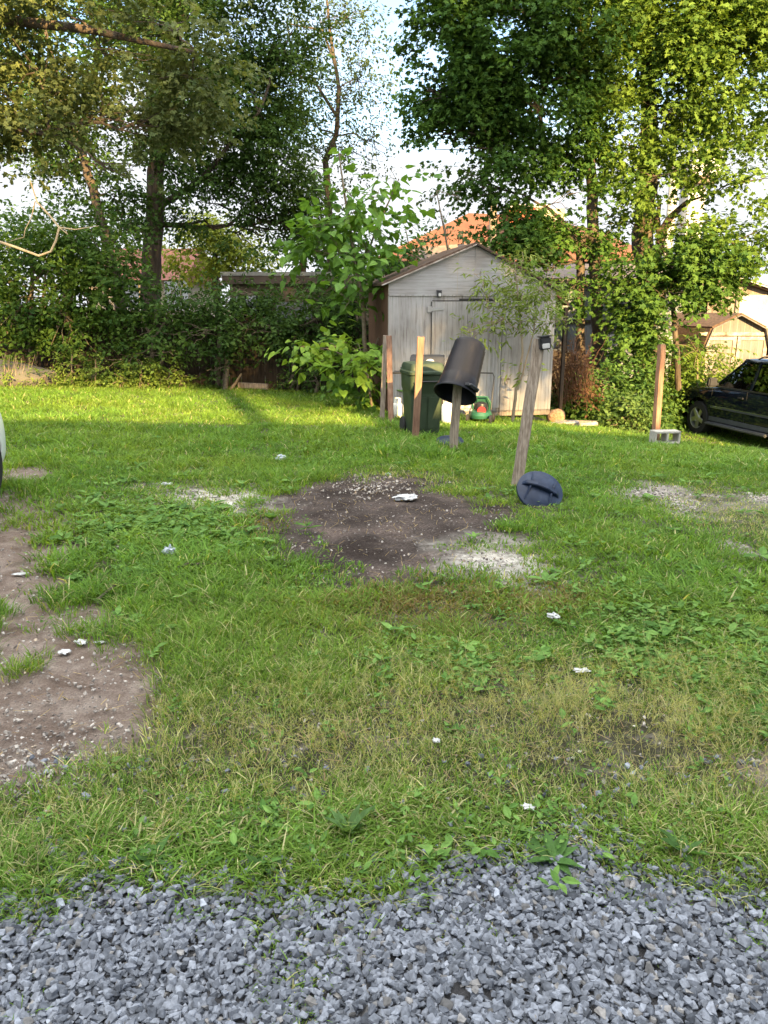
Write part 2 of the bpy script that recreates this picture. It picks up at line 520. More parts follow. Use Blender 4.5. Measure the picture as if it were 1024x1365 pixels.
DENS = 1.0
LEAF = {
    'kite': ([(0, 0, 0), (.28, .35, .05), (.22, .62, .03), (0, 1, -.08), (-.22, .62, .03), (-.28, .35, .05)], [(0, 1, 2, 3), (0, 3, 4, 5)]),
    'maple': ([(0, 0, 0), (.42, .1, .03), (.26, .38, .04), (.55, .62, -.02), (.22, .66, .03), (0, 1, -.1), (-.22, .66, .03), (-.55, .62, -.02), (-.26, .38, .04), (-.42, .1, .03)],
              [(0, 1, 2), (2, 3, 4), (0, 2, 4, 5), (0, 5, 6, 8), (8, 6, 7), (0, 8, 9)]),
    'heart': ([(0, 0, 0), (.2, -.12, .03), (.42, .05, .07), (.44, .32, .06), (.25, .68, 0), (0, 1.05, -.14), (-.25, .68, 0), (-.44, .32, .06), (-.42, .05, .07), (-.2, -.12, .03), (0, .45, -.03)],
              [(0, 1, 2, 10), (2, 3, 10), (3, 4, 10), (4, 5, 10), (5, 6, 10), (6, 7, 10), (7, 8, 10), (8, 9, 0, 10)]),
    'lance': ([(0, 0, 0), (.13, .3, .02), (.12, .6, .0), (0, 1, -.12), (-.12, .6, 0), (-.13, .3, .02)], [(0, 1, 2, 3), (0, 3, 4, 5)]),
}


def foliage(blobs, seed, leaf='kite', size=.11, c1=(.035, .075, .018), c2=(.075, .13, .03), spray=9, spread=.28, gap=.42, gscale=1.1, updir=.9, droop=.25):
    """blobs: (centre, (rx,ry,rz), cover).  Sprays of leaves spread through each blob's volume, with gaps."""
    g = np.random.default_rng(seed); tv, tf = LEAF[leaf]; parts = []
    for c, r_, cover in blobs:
        c = np.array(c); r_ = np.array(r_)
        area = math.pi * r_[0] * r_[2]
        n = int(cover * DENS * area / (.38 * size * size) / spray) + 3
        d = randdir(n, g); q = g.random(n) ** .5
        # uneven outline: radius changed by noise over direction
        wob = .72 + .56 * fbm(d[:, 0] * 2.3 + seed, d[:, 1] * 2.3, d[:, 2] * 2.3, seed, 3)
        p = c + d * r_ * (q * wob)[:, None]
        keep = fbm(p[:, 0] * gscale, p[:, 1] * gscale, p[:, 2] * gscale, seed + 5, 3) > gap
        p = p[keep]; d = d[keep]; n = len(p)
        if n == 0: continue
        tw = d * np.array([1, 1, .4]) + randdir(n, g) * .7 + np.array([0, 0, -droop])
        tw /= np.linalg.norm(tw, axis=1, keepdims=True)
        k = spray
        t = np.tile(np.linspace(0, 1, k), n) + g.random(n * k) * .12
        side = np.tile(np.where(np.arange(k) % 2 == 0, 1, -1), n)
        twk = np.repeat(tw, k, 0)
        sd = np.cross(twk, [0, 0, 1.]); sd /= np.linalg.norm(sd, axis=1, keepdims=True) + 1e-6
        pos = np.repeat(p, k, 0) + twk * (t * spread * 1.6)[:, None] + sd * (side * spread * .22 * g.random(n * k))[:, None] + g.normal(size=(n * k, 3)) * spread * .13
        ld = twk * .6 + sd * side[:, None] * .8 + g.normal(size=(n * k, 3)) * .45 + np.array([0, 0, -droop])
        up = np.array([0, 0, updir]) + g.normal(size=(n * k, 3)) * .5 + np.repeat(d, k, 0) * .35
        Rm = frames(ld, up)
        s = size * (.65 + .7 * g.random(n * k))
        mixv = np.clip(np.repeat(g.random(n), k) * .7 + g.random(n * k) * .5 - .1, 0, 1)[:, None]
        col = np.array(c1) * (1 - mixv) + np.array(c2) * mixv
        parts.append(inst(tv, tf, pos, Rm, s, col))
    return merge_parts(parts)


def bez(a, b, sag=0.0, wob=.05, n=6, g=random):
    a = Vector(a); b = Vector(b); L = (b - a).length
    out = []
    for i in range(n + 1):
        t = i / n; p = a.lerp(b, t)
        p = p + Vector((0, 0, sag * 4 * t * (1 - t) * L))
        if 0 < i < n: p = p + Vector((g.uniform(-1, 1), g.uniform(-1, 1), g.uniform(-1, 1))) * wob * L
        out.append(p)
    return out


def pixblobs(bl):
    out = []
    for u, v, ru, rv, Y, cover in bl:
        k = Y / F
        out.append((tuple(P(u, v, Y)), (ru * k, max(.35, (ru + rv) / 2 * k * .8), rv * k), cover))
    return out


def tree(name, label, cat, trunks, bl, seed, leaf='kite', size=.11, c1=(.03, .07, .016), c2=(.07, .13, .03), bark='bark', limbs=None, group=None,
         twigs=5, limb_r=.05, world=False, **kw):
    """trunks: list of (pixel/Y polyline, radii); blobs in pixels at depth"""
    rs = random.Random(seed)
    TP = [([Vector(p) if world else P(*p) for p in pl], rad) for pl, rad in trunks]
    base = TP[0][0][0].copy()
    root = empty(name, base, 0, label, cat, group)
    mb = MB()
    for pts, rad in TP:
        # refine
        q = []; rr = []
        for i in range(len(pts) - 1):
            for k in range(4):
                t = k / 4; q.append(pts[i].lerp(pts[i + 1], t) + Vector((rs.uniform(-1, 1), rs.uniform(-1, 1), 0)) * rad[i] * .18); rr.append(rad[i] * (1 - t) + rad[i + 1] * t)
        q.append(pts[-1]); rr.append(rad[-1])
        mb.tube(q, rr, 10)
    blobs = bl if world else pixblobs(bl)
    allpts = [p for pts, _ in TP for p in pts[1:]]
    for c, r_, cover in blobs:
        c = Vector(c)
        a = min(allpts, key=lambda p: (p - c).length + max(0, p.z - c.z) * 1.2)
        L = (c - a).length
        r0 = min(limb_r, .012 * L + .012)
        if L > .15: mb.tube(bez(a, c, .04, .05, 7, rs), list(np.linspace(r0, r0 * .4, 8)), 6)
        for _ in range(int(twigs)):
            d = Vector(randdir(1, np.random.default_rng(rs.randrange(10 ** 6)))[0])
            e = c + Vector((d.x * r_[0], d.y * r_[1], d.z * r_[2])) * .75
            s0 = a.lerp(c, rs.uniform(.5, 1))
            mb.tube(bez(s0, e, .03, .07, 4, rs), list(np.linspace(r0 * .45, .006, 5)), 4, caps=False)
    tr = mb.build('trunk', M[bark], root, smooth=True)
    V, L, S, C = foliage(blobs, seed, leaf, size, c1, c2, **kw)
    fast('crown', V - np.array(base), L, S, M['bigleaf' if leaf == 'heart' else 'leaf'], root, C)
    return root

# ------------------------------------------------------------------ ground sheet
def build_ground():
    xs = np.concatenate([-np.geomspace(400, 10.5, 40), np.linspace(-10, -3.2, 130), np.linspace(-3.15, 3.15, 190), np.linspace(3.2, 10, 130), np.geomspace(10.5, 400, 40)])
    ys = np.concatenate([-np.geomspace(400, 4, 30), np.linspace(-3.5, 1.0, 40), np.geomspace(1.02, 22, 330), np.geomspace(22.5, 600, 50)])
    X, Y = np.meshgrid(xs, ys); x = X.ravel(); y = Y.ravel()
    z = terr(x, y)
    near = (np.abs(x) < 10.2) & (y > .9) & (y < 22.3)
    att = {k: np.zeros(len(x)) for k in ('dark', 'ash', 'peb', 'track', 'gravel')}
    for k in att: att[k][near] = mask(k, x[near], y[near], .14, .22 if k == 'track' else .18)
    att['gravel'][(y <= .92)] = 1
    # lumpy soil
    z = z + np.where(near, (att['dark'] + att['track'] * .6) * (fbm(x * 9, y * 9, 0, 44, 4) - .5) * .035, 0)
    z = z - att['dark'] * .02 - att['track'] * .015
    nx, ny = len(xs), len(ys)
    i = np.arange((ny - 1) * nx).reshape(ny - 1, nx)[:, :-1].ravel()
    L = np.stack([i, i + 1, i + nx + 1, i + nx], 1).ravel()
    S = np.arange(len(i)) * 4
    m, nt, out = mat('lawn_soil')
    tc = N(nt, 'ShaderNodeTexCoord')

    def noise(s, d=8, r=.6):
        n = N(nt, 'ShaderNodeTexNoise', i_Scale=s, i_Detail=d, i_Roughness=r); nt.links.new(tc.outputs['Object'], n.inputs['Vector']); return n.outputs[0]

    def mixc(f, a, b):
        q = N(nt, 'ShaderNodeMix', data_type='RGBA'); nt.links.new(f, q.inputs[0]); nt.links.new(a, q.inputs[6]); nt.links.new(b, q.inputs[7]); return q.outputs[2]

    def at(n): return N(nt, 'ShaderNodeAttribute', attribute_name=n).outputs['Fac']
    grass = ramp(nt, noise(6, 12, .75), [(.3, (.035, .04, .02)), (.5, (.075, .07, .045)), (.64, (.22, .20, .165))])
    def mulc(a, b):
        q = N(nt, 'ShaderNodeMix', data_type='RGBA', blend_type='MULTIPLY'); q.inputs[0].default_value = 1; nt.links.new(a, q.inputs[6]); nt.links.new(b, q.inputs[7]); return q.outputs[2]
    damp = ramp(nt, noise(1.7, 5), [(.36, (.45, .42, .40)), (.52, (.95, .95, .95)), (.66, (1.75, 1.7, 1.65))])
    soilfine = mulc(ramp(nt, noise(60, 12, .8), [(.32, (.034, .026, .023)), (.5, (.078, .060, .053)), (.66, (.19, .16, .145))]), damp)
    grain = ramp(nt, noise(120, 12, .85), [(.34, (.45, .42, .4)), (.5, (1, 1, 1)), (.66, (1.6, 1.6, 1.6))])
    track = mulc(ramp(nt, noise(5, 9, .7), [(.36, (.17, .125, .10)), (.5, (.25, .195, .165)), (.64, (.36, .30, .26))]), grain)
    ash = ramp(nt, noise(18), [(.32, (.32, .29, .25)), (.46, (.60, .56, .50)), (.62, (.74, .71, .66))])
    peb = ramp(nt, noise(30), [(.35, (.3, .27, .24)), (.65, (.52, .48, .44))])
    grav = ramp(nt, noise(30), [(.3, (.05, .05, .055)), (.7, (.12, .12, .13))])
    c = mixc(at('track'), grass, track)
    c = mixc(at('dark'), c, soilfine)
    # pale ash patches break up
    br = N(nt, 'ShaderNodeMath', operation='MULTIPLY'); nt.links.new(at('ash'), br.inputs[0])
    nt.links.new(ramp(nt, noise(5, 9, .75), [(.36, (0, 0, 0)), (.52, (1, 1, 1))]), br.inputs[1])
    c = mixc(br.outputs[0], c, ash); c = mixc(at('peb'), c, peb); c = mixc(at('gravel'), c, grav)
    b = N(nt, 'ShaderNodeBsdfPrincipled', i_Roughness=.95); b.inputs['Specular IOR Level'].default_value = .15
    nt.links.new(c, b.inputs['Base Color'])
    bp = N(nt, 'ShaderNodeBump', i_Strength=1.0, i_Distance=.035); nt.links.new(noise(38, 12, .8), bp.inputs['Height']); nt.links.new(bp.outputs[0], b.inputs['Normal'])
    nt.links.new(b.outputs[0], out.inputs[0])
    o = fast('ground', np.stack([x, y, z], 1), L, S, m, smooth=True)
    for k in att:
        a = o.data.attributes.new(k, 'FLOAT', 'POINT'); a.data.foreach_set('value', att[k].astype(np.float32))
    tag(o, kind='structure')


build_ground()

# ------------------------------------------------------------------ grass
def wedge(n, y0, y1, pw, g):
    """points in the widening field seen by the camera (plus a margin), density falls with distance"""
    u = g.random(n); e = 2 - pw
    y = (y0 ** e + u * (y1 ** e - y0 ** e)) ** (1 / e) if abs(e) > 1e-6 else y0 * (y1 / y0) ** u
    w = .60 * y + .5
    x = (g.random(n) * 2 - 1) * w
    return x, y


def region(x, y):
    """dryness, brown, lush (leafy) fields on the lawn"""
    dry = .9 * gauss(x, y, 430, 990, 330, 80) + .75 * gauss(x, y, 900, 990, 200, 90) + .7 * gauss(x, y, 700, 930, 200, 50) + .6 * gauss(x, y, 60, 1110, 200, 50)
    dry += 1.0 * gauss(x, y, 960, 672, 60, 22) + .9 * gauss(x, y, 1010, 700, 60, 20) + .6 * gauss(x, y, 560, 640, 80, 12) + .35 * gauss(x, y, 250, 660, 60, 20)
    brown = 1.1 * gauss(x, y, 590, 805, 130, 30) + 1.0 * gauss(x, y, 735, 795, 45, 16) + .4 * gauss(x, y, 60, 500, 60, 14) + .6 * gauss(x, y, 360, 700, 40, 16)
    lush = 1.0 * gauss(x, y, 960, 860, 170, 70) + .7 * gauss(x, y, 700, 880, 180, 40) + .7 * gauss(x, y, 200, 700, 150, 40) + .8 * gauss(x, y, 400, 1120, 400, 45) + .7 * gauss(x, y, 850, 1110, 200, 40)
    n = fbm(x * 1.3, y * 1.3, 0, 77)
    dry = np.clip(dry * (.5 + n), 0, 1); brown = np.clip(brown * (.5 + n), 0, 1); lush = np.clip(lush * (.4 + 1.2 * (1 - n)), 0, 1)
    return dry, brown, lush


def cover(x, y):
    bare = np.maximum.reduce([mask('dark', x, y, .16, .26), mask('ash', x, y, .12, .2), mask('peb', x, y, .1, .2), mask('track', x, y, .16, .24), mask('gravel', x, y, .28, .22)])
    return 1 - bare


def blades(n, y0, y1, pw, seed, segs, hmul, wmul, gseed=0):
    g = np.random.default_rng(seed)
    nt = n // 9
    cx, cy = wedge(nt, y0, y1, pw, g)
    cv = cover(cx, cy)
    dry, brown, lush = region(cx, cy)
    clump = fbm(cx * 3.1, cy * 3.1, 0, 12)
    big = fbm(cx * .8, cy * .8, 0, 15)
    gr = mask('gravel', cx, cy)
    patch = fbm(cx * 1.9, cy * 1.9, 0, 17)
    dens = cv * np.clip(.25 + 1.5 * clump - (.55 * dry + 1.5 * np.clip(.47 - patch, 0, 1)) * np.clip((5.5 - cy) / 2, 0, 1), .03, 1)
    # stray tufts on bare soil
    stray = (fbm(cx * 2.6, cy * 2.6, 0, 91) > .62) & (gr < .5) & (mask('dark', cx, cy) < .3)
    dens = np.where(stray, np.maximum(dens, .6), dens)
    # a few seedlings in the gravel
    grt = (fbm(cx * 4.2, cy * 4.2, 0, 92) > .64) & (gr > .5)
    dens = np.where(grt, .5, dens)
    # nothing grows under building, fences
    keep = g.random(nt) < dens
    keep &= ~((cy > 13.75 + (cx - .05) * .2) & (cx > .05) & (cx < 3.2))
    cx, cy, dry, brown, lush, clump, big, gr = [a[keep] for a in (cx, cy, dry, brown, lush, clump, big, gr)]
    k = 9; m = len(cx) * k
    rep = lambda a: np.repeat(a, k)
    rad = (.012 + .03 * g.random(m)) * (1 + np.clip(rep(cy) / 6, 0, 1.5))
    th = g.random(m) * 2 * math.pi
    x = rep(cx) + rad * np.cos(th); y = rep(cy) + rad * np.sin(th)
    z = terr(x, y) - .006
    az = th + g.normal(size=m) * .7 + 0
    hh = (.045 + .075 * g.random(m)) * (.55 + .9 * rep(clump)) * (.7 + .7 * rep(big)) * hmul
    hh *= np.where(rep(gr) > .5, .45, 1) * (1 - .35 * rep(dry)) * rep(.75 + .7 * g.random(len(cx)) ** 2)
    tuft = gauss(x, y, 545, 603, 35, 12) + .7 * gauss(x, y, 400, 640, 120, 8) + .5 * gauss(x, y, 330, 745, 90, 20)
    hh *= 1 + 1.0 * np.clip(tuft, 0, 1)
    # trodden short near the bare places, and around the fallen lid
    near = np.maximum.reduce([mask('ash', x, y + .25, 1.0, .1), mask('peb', x, y + .2, 1.0, .1), .8 * mask('dark', x, y + .1, .5, .1)])
    hh *= 1 - .62 * np.clip(near * 1.5, 0, 1)
    hh *= 1 - .6 * np.exp(-((x - 1.33) / .30) ** 2 - ((y - 6.25) / .35) ** 2)
    lean = (.35 + 1.1 * g.random(m)) * hh * (1 + .5 * rep(lush))
    w = (.0016 + .0024 * g.random(m)) * wmul * (1 + .8 * rep(lush)) * (1 - .35 * rep(dry))
    # colour
    c_lo = np.array([.062, .145, .024]); c_hi = np.array([.165, .30, .05]); c_dry = np.array([.48, .44, .25]); c_br = np.array([.22, .14, .07]); c_yel = np.array([.21, .30, .05])
    t = np.clip(g.normal(.5, .28, m) * .6 + rep(big) * .5, 0, 1)[:, None]
    col = c_lo * (1 - t) + c_hi * t
    ym = np.clip(rep(fbm(cx * 1.1 + 9, cy * 1.1, 0, 61) * 2.2 - .75) * (.3 + .7 * g.random(m)) * .8, 0, 1)[:, None]
    col = col * (1 - ym) + c_yel * ym
    sel = g.random(m) < (.05 + .52 * rep(dry) + .10 * np.clip((4.6 - rep(cy)) / 1.5, 0, 1)); mm = (.35 + .65 * g.random(m))[:, None]
    col = np.where(sel[:, None], col * (1 - mm) + c_dry * mm, col)
    sel = g.random(m) < .85 * rep(brown); col = np.where(sel[:, None], col * (1 - mm) + c_br * mm, col)
    col = col * rep(.62 + .75 * g.random(len(cx)))[:, None]
    # geometry
    ts = [0, .4, .75] if segs == 3 else [0, .55]
    dx, dy = np.cos(az), np.sin(az); sx, sy = -dy, dx
    tw = g.normal(size=m) * .5
    sx, sy = sx * np.cos(tw) - sy * np.sin(tw), sx * np.sin(tw) + sy * np.cos(tw)
    vs = []
    for t_, wf in zip(ts, [1, .85, .5] if segs == 3 else [1, .7]):
        px = x + dx * lean * t_ ** 1.8; py = y + dy * lean * t_ ** 1.8; pz = z + hh * (t_ - .12 * t_ * t_)
        for s_ in (-1, 1): vs.append(np.stack([px + s_ * sx * w * wf, py + s_ * sy * w * wf, pz], 1))
    droop = g.random(m) * .35
    vs.append(np.stack([x + dx * lean, y + dy * lean, z + hh * (.9 - droop)], 1))
    V = np.stack(vs, 1); nv = V.shape[1]
    if segs == 3: fl = [0, 1, 3, 2, 2, 3, 5, 4, 4, 5, 6]; fs = [0, 4, 8]
    else: fl = [0, 1, 3, 2, 2, 3, 4]; fs = [0, 4]
    L = (np.array(fl)[None] + (np.arange(m) * nv)[:, None]).ravel()
    S = (np.array(fs)[None] + (np.arange(m) * len(fl))[:, None]).ravel()
    # root slightly darker by dead thatch only through real shading; colour constant along the blade
    return V.reshape(-1, 3), L, S, np.repeat(col, nv, 0)


q = [blades(290000, 1.35, 4.2, .9, 1, 3, .60, .80), blades(210000, 3.9, 8.5, 1.1, 2, 3, .78, 1.5), blades(300000, 8.2, 19.5, 1.3, 3, 2, .85, 2.6)]
V, L, S, C = merge_parts(q)
tag(fast('grass', V, L, S, M['grass'], col=C), kind='stuff', label='long mixed green and yellowing grass of the lawn', cat='grass')


def weeds():
    """low broad leaves among the grass: clover, plantain seedlings, dock"""
    g = np.random.default_rng(11); n = 30000
    x, y = wedge(n, 1.5, 10, .9, g)
    dry, brown, lush = region(x, y)
    cv = cover(x, y)
    keep = g.random(n) < cv * (.04 + .95 * lush * np.clip(fbm(x * 2.4, y * 2.4, 0, 55) * 3 - .9, 0, 1))
    x, y, lush = x[keep], y[keep], lush[keep]; n = len(x)
    k = 6; m = n * k
    xx = np.repeat(x, k) + g.normal(size=m) * .02; yy = np.repeat(y, k) + g.normal(size=m) * .02
    zz = terr(xx, yy) + .012 + .035 * g.random(m)
    th = np.tile(np.arange(k) * 2.4, n) + np.repeat(g.random(n) * 6, k)
    d = np.stack([np.cos(th), np.sin(th), .15 + .35 * g.random(m)], 1)
    up = np.array([0, 0, 1.]) + g.normal(size=(m, 3)) * .25
    s = np.repeat((.010 + .022 * g.random(n) ** 2.2) * np.clip(y / 3.2, .75, 1.5), k) * (.7 + .6 * g.random(m))
    t = g.random(m)[:, None]
    col = np.array([.06, .14, .028]) * (1 - t) + np.array([.16, .28, .07]) * t
    sel = np.repeat(g.random(n) < .55, k); pos = np.stack([xx, yy, zz], 1); fr = frames(d, up)
    a = merge_parts([inst(*LEAF['kite'], pos[sel], fr[sel], s[sel] * 1.3, col[sel]), inst([(q[0] * 1.5, q[1], q[2]) for q in LEAF['lance'][0]], LEAF['lance'][1], pos[~sel], fr[~sel], s[~sel] * 2.3, col[~sel] * 1.15)])
    tag(fast('ground_cover', *a[:3], M['leaf'], col=a[3]), kind='stuff', label='low broad leaved weeds spread through the lawn', cat='weeds')


weeds()


def straw():
    """dead stems lying about on the bare soil and the dry patches"""
    g = np.random.default_rng(15); n = 30000
    x, y = wedge(n, 1.5, 9, .9, g)
    dry, brown, lush = region(x, y)
    w_ = np.clip(dry * .5 + brown * .9 + .22 * mask('dark', x, y, .3) + .08 * mask('track', x, y) + .05, 0, 1) * (1 - mask('gravel', x, y))
    keep = g.random(n) < w_ * .6
    x, y = x[keep], y[keep]; n = len(x); th = g.random(n) * math.pi * 2; L_ = .015 + .055 * g.random(n)
    br = brown[keep]
    z = terr(x, y) + .008 + .02 * g.random(n) * (1 - mask('dark', x, y))
    x2 = x + np.cos(th) * L_; y2 = y + np.sin(th) * L_; z2 = terr(x2, y2) + .008 + .03 * g.random(n)
    w = .0012 + .0012 * g.random(n); sx = -np.sin(th) * w; sy = np.cos(th) * w
    V = np.stack([np.stack([x - sx, y - sy, z], 1), np.stack([x + sx, y + sy, z], 1), np.stack([x2 + sx, y2 + sy, z2], 1), np.stack([x2 - sx, y2 - sy, z2], 1)], 1).reshape(-1, 3)
    L = np.arange(n * 4); S = np.arange(n) * 4
    t = np.clip(g.random(n) * .8 + br * .3, 0, 1)[:, None]; col = np.array([.42, .34, .2]) * (1 - t) + np.array([.15, .09, .05]) * t
    tag(fast('straw', V, L, S, M['grass'], col=np.repeat(col, 4, 0)), kind='stuff', label='dead stems and straw scattered on the bare soil', cat='straw')


straw()


def feathery():
    """thin stalks with airy seed heads, a pale veil over the grass on the near right"""
    g = np.random.default_rng(41); n = 14000
    x, y = wedge(n, 1.7, 5.2, .9, g)
    w_ = gauss(x, y, 900, 960, 190, 85) + .9 * gauss(x, y, 660, 925, 150, 45) + .8 * gauss(x, y, 430, 990, 230, 60) + .5 * gauss(x, y, 140, 1075, 160, 40)
    keep = g.random(n) < np.clip(w_ * fbm(x * 2.2, y * 2.2, 0, 42) * 1.3, 0, 1) * cover(x, y)
    x, y = x[keep], y[keep]; n = len(x); z = terr(x, y)
    A, B, W_ = [], [], []
    h = .07 + .09 * g.random(n); th = g.random(n) * 2 * math.pi; ln = h * (.2 + .6 * g.random(n))
    root = np.stack([x, y, z], 1); top = root + np.stack([np.cos(th) * ln, np.sin(th) * ln, h], 1)
    A.append(root); B.append(top); W_.append(np.full(n, .0007))
    for k in range(11):
        t = .45 + .5 * g.random(n); a = root + (top - root) * t[:, None]
        d = g.normal(size=(n, 3)); d[:, 2] = np.abs(d[:, 2]) * .7; d /= np.linalg.norm(d, axis=1, keepdims=True)
        A.append(a); B.append(a + d * (.012 + .022 * g.random(n))[:, None]); W_.append(np.full(n, .0006))
    A = np.concatenate(A); B = np.concatenate(B); W_ = np.concatenate(W_); m = len(A)
    sd = np.cross(B - A, np.array([0, 1, .3])); sd /= np.linalg.norm(sd, axis=1, keepdims=True) + 1e-9; sd *= W_[:, None]
    V = np.stack([A - sd, A + sd, B + sd * .6, B - sd * .6], 1).reshape(-1, 3)
    col = np.array([.30, .33, .16]) + g.random((m, 1)) * np.array([.22, .17, .12])
    tag(fast('feathery_grass', V, np.arange(m * 4), np.arange(m) * 4, M['grass'], col=np.repeat(col, 4, 0)), kind='stuff', label='airy pale seed heads standing over the near grass', cat='grass')


feathery()


def stone_shapes(k, seed):
    g = random.Random(seed); out = []
    for _ in range(k):
        bm = bmesh.new()
        ax = (1, g.uniform(.6, .95), g.uniform(.4, .75))
        for _ in range(g.randint(11, 15)):
            p = Vector((g.gauss(0, 1), g.gauss(0, 1), g.gauss(0, 1))).normalized()
            m = max(abs(p.x), abs(p.y), abs(p.z)); p = p * (.5 / m ** .95) * g.uniform(.86, 1.0)
            bm.verts.new((p.x * ax[0], p.y * ax[1], p.z * ax[2]))
        bmesh.ops.convex_hull(bm, input=bm.verts)
        bmesh.ops.delete(bm, geom=[v for v in bm.verts if not v.link_faces], context='VERTS')
        bm.verts.index_update()
        out.append(([tuple(v.co) for v in bm.verts], [tuple(v.index for v in f.verts) for f in bm.faces])); bm.free()
    return out


SH = stone_shapes(14, 3)


def stones(name, x, y, size, lift, cols, seed, label):
    g = np.random.default_rng(seed); n = len(x); parts = []
    z = terr(x, y) + lift
    th = g.random(n) * 2 * math.pi
    d = np.stack([np.cos(th), np.sin(th), g.normal(size=n) * .35], 1)
    up = np.array([0, 0, 1.]) + g.normal(size=(n, 3)) * .42
    Rm = frames(d, up); which = g.integers(0, len(SH), n)
    t = g.random(n)[:, None]; col = cols[0] * (1 - t) + cols[1] * t
    w = g.random(n) < .02; col = np.where(w[:, None], col * 1.5, col); w = g.random(n) < .06; col = np.where(w[:, None], col * np.array([1.12, 1.0, .84]), col); w = g.random(n) < .08; col = np.where(w[:, None], col * .6, col)
    for k in range(len(SH)):
        s = which == k
        if s.any(): parts.append(inst(*SH[k], np.stack([x, y, z], 1)[s], Rm[s], size[s], col[s]))
    V, L, S, C = merge_parts(parts)
    tag(fast(name, V, L, S, M['stone'], col=C), kind='stuff', label=label, cat='gravel')


g = np.random.default_rng(5)
n = 80000
x = (g.random(n) * 2 - 1) * 2.1; y = .75 + g.random(n) * 1.75
k_ = g.random(n) < np.clip(mask('gravel', x, y, .3, .16) + .04, 0, 1) ** 1.3; x, y = x[k_], y[k_]
sz = .0135 + .021 * g.random(len(x)) ** 1.3
stones('gravel', x, y, sz, -.004 + .022 * g.random(len(x)) ** 1.3, (np.array([.075, .084, .104]), np.array([.215, .234, .278])), 6, 'blue grey crushed stone of the driveway edge')
# small grit: track foot, pale pebble patches, dark bed
xs_, ys_, ss_ = [], [], []
n = 130000; x, y = wedge(n, 1.5, 9.5, .8, g)
tr = mask('track', x, y, .1); pb = mask('peb', x, y, .05); ash = mask('ash', x, y, .1); dk = mask('dark', x, y, .1)
lowleft = gauss(x, y, 60, 1030, 140, 40)
pr = np.clip(pb * .6 + ash * .25 + dk * .06 + tr * (.16 + 1.3 * lowleft) + .03 + .10 * (y < 3.4), 0, 1)
k_ = (g.random(n) < pr) & (mask('gravel', x, y) < .5); x, y = x[k_], y[k_]
stones('grit', x, y, (.006 + .016 * g.random(len(x)) ** 2) * (1 + .8 * (pb[k_] > .3)), .001 + .003 * g.random(len(x)), (np.array([.10, .085, .078]), np.array([.40, .37, .34])), 8, 'pale pebbles and grit on the bare patches')

# ------------------------------------------------------------------ sky and sun
FILL_CLOUD = 15.0  # strength of the fill added overhead and behind the camera
SUN_EL = R(19.5); SUN_AZ = R(17)      # behind the camera, to the right
w = bpy.data.worlds.new('World'); scene.world = w; w.use_nodes = True
nt = w.node_tree; nt.nodes.clear()
wo = nt.nodes.new('ShaderNodeOutputWorld'); bg = nt.nodes.new('ShaderNodeBackground')
sk = N(nt, 'ShaderNodeTexSky', sky_type='NISHITA', sun_disc=False, sun_elevation=SUN_EL, sun_rotation=math.pi - SUN_AZ, air_density=1.0, dust_density=1.5)
tc = N(nt, 'ShaderNodeTexCoord'); mp = N(nt, 'ShaderNodeMapping'); mp.inputs['Scale'].default_value = (1, 1, 2.6)
nt.links.new(tc.outputs['Generated'], mp.inputs[0])
no = N(nt, 'ShaderNodeTexNoise', i_Scale=1.9, i_Detail=8, i_Roughness=.55); nt.links.new(mp.outputs[0], no.inputs['Vector'])
sep = N(nt, 'ShaderNodeSeparateXYZ'); nt.links.new(tc.outputs['Generated'], sep.inputs[0])
# cloud: noise, a bank low down, a blue gap above it, unseen bright fill added overhead and towards the sun
def mr(src, a, b, c, d):
    n = N(nt, 'ShaderNodeMapRange'); n.inputs[1].default_value = a; n.inputs[2].default_value = b; n.inputs[3].default_value = c; n.inputs[4].default_value = d
    nt.links.new(src, n.inputs[0]); return n.outputs[0]
def mth(op, a, b):
    n = N(nt, 'ShaderNodeMath', operation=op)
    for i, q in enumerate((a, b)):
        if isinstance(q, (int, float)): n.inputs[i].default_value = q
        else: nt.links.new(q, n.inputs[i])
    return n.outputs[0]
high = mth('MAXIMUM', mr(sep.outputs['Z'], .42, .85, 0, 1), mth('MULTIPLY', mr(sep.outputs['Y'], .1, -.5, 0, 1), .40))
low = mr(sep.outputs['Z'], .10, .28, .40, -.22)
ad = mth('ADD', no.outputs[0], mth('MAXIMUM', low, mth('MULTIPLY', high, .16)))
cl = ramp(nt, ad, [(.48, (0, 0, 0)), (.72, (1, 1, 1))])
mx = N(nt, 'ShaderNodeMix', data_type='RGBA'); nt.links.new(cl, mx.inputs[0]); nt.links.new(sk.outputs[0], mx.inputs[6])
cm = N(nt, 'ShaderNodeMix', data_type='RGBA'); nt.links.new(high, cm.inputs[0]); cm.inputs[6].default_value = (2.8, 2.9, 3.05, 1); cm.inputs[7].default_value = (FILL_CLOUD * 1.02, FILL_CLOUD, FILL_CLOUD * .93, 1)
nt.links.new(cm.outputs[2], mx.inputs[7])
nt.links.new(mx.outputs[2], bg.inputs[0]); bg.inputs[1].default_value = .08
nt.links.new(bg.outputs[0], wo.inputs[0])
sd = bpy.data.lights.new('sun', 'SUN'); sd.energy = 5.0; sd.angle = R(.55); sd.color = (1, .67, .28)
so = bpy.data.objects.new('sun', sd); COL.objects.link(so)
sdir = Vector((math.sin(SUN_AZ) * math.cos(SUN_EL), -math.cos(SUN_AZ) * math.cos(SUN_EL), math.sin(SUN_EL)))
so.rotation_euler = sdir.to_track_quat('Z', 'Y').to_euler(); so.location = (5, -10, 12)
scene.view_settings.view_transform = 'Standard'; scene.view_settings.look = 'None'
scene.view_settings.exposure = 2.37; scene.view_settings.gamma = 1
scene.cycles.max_bounces = 8; scene.cycles.transparent_max_bounces = 8

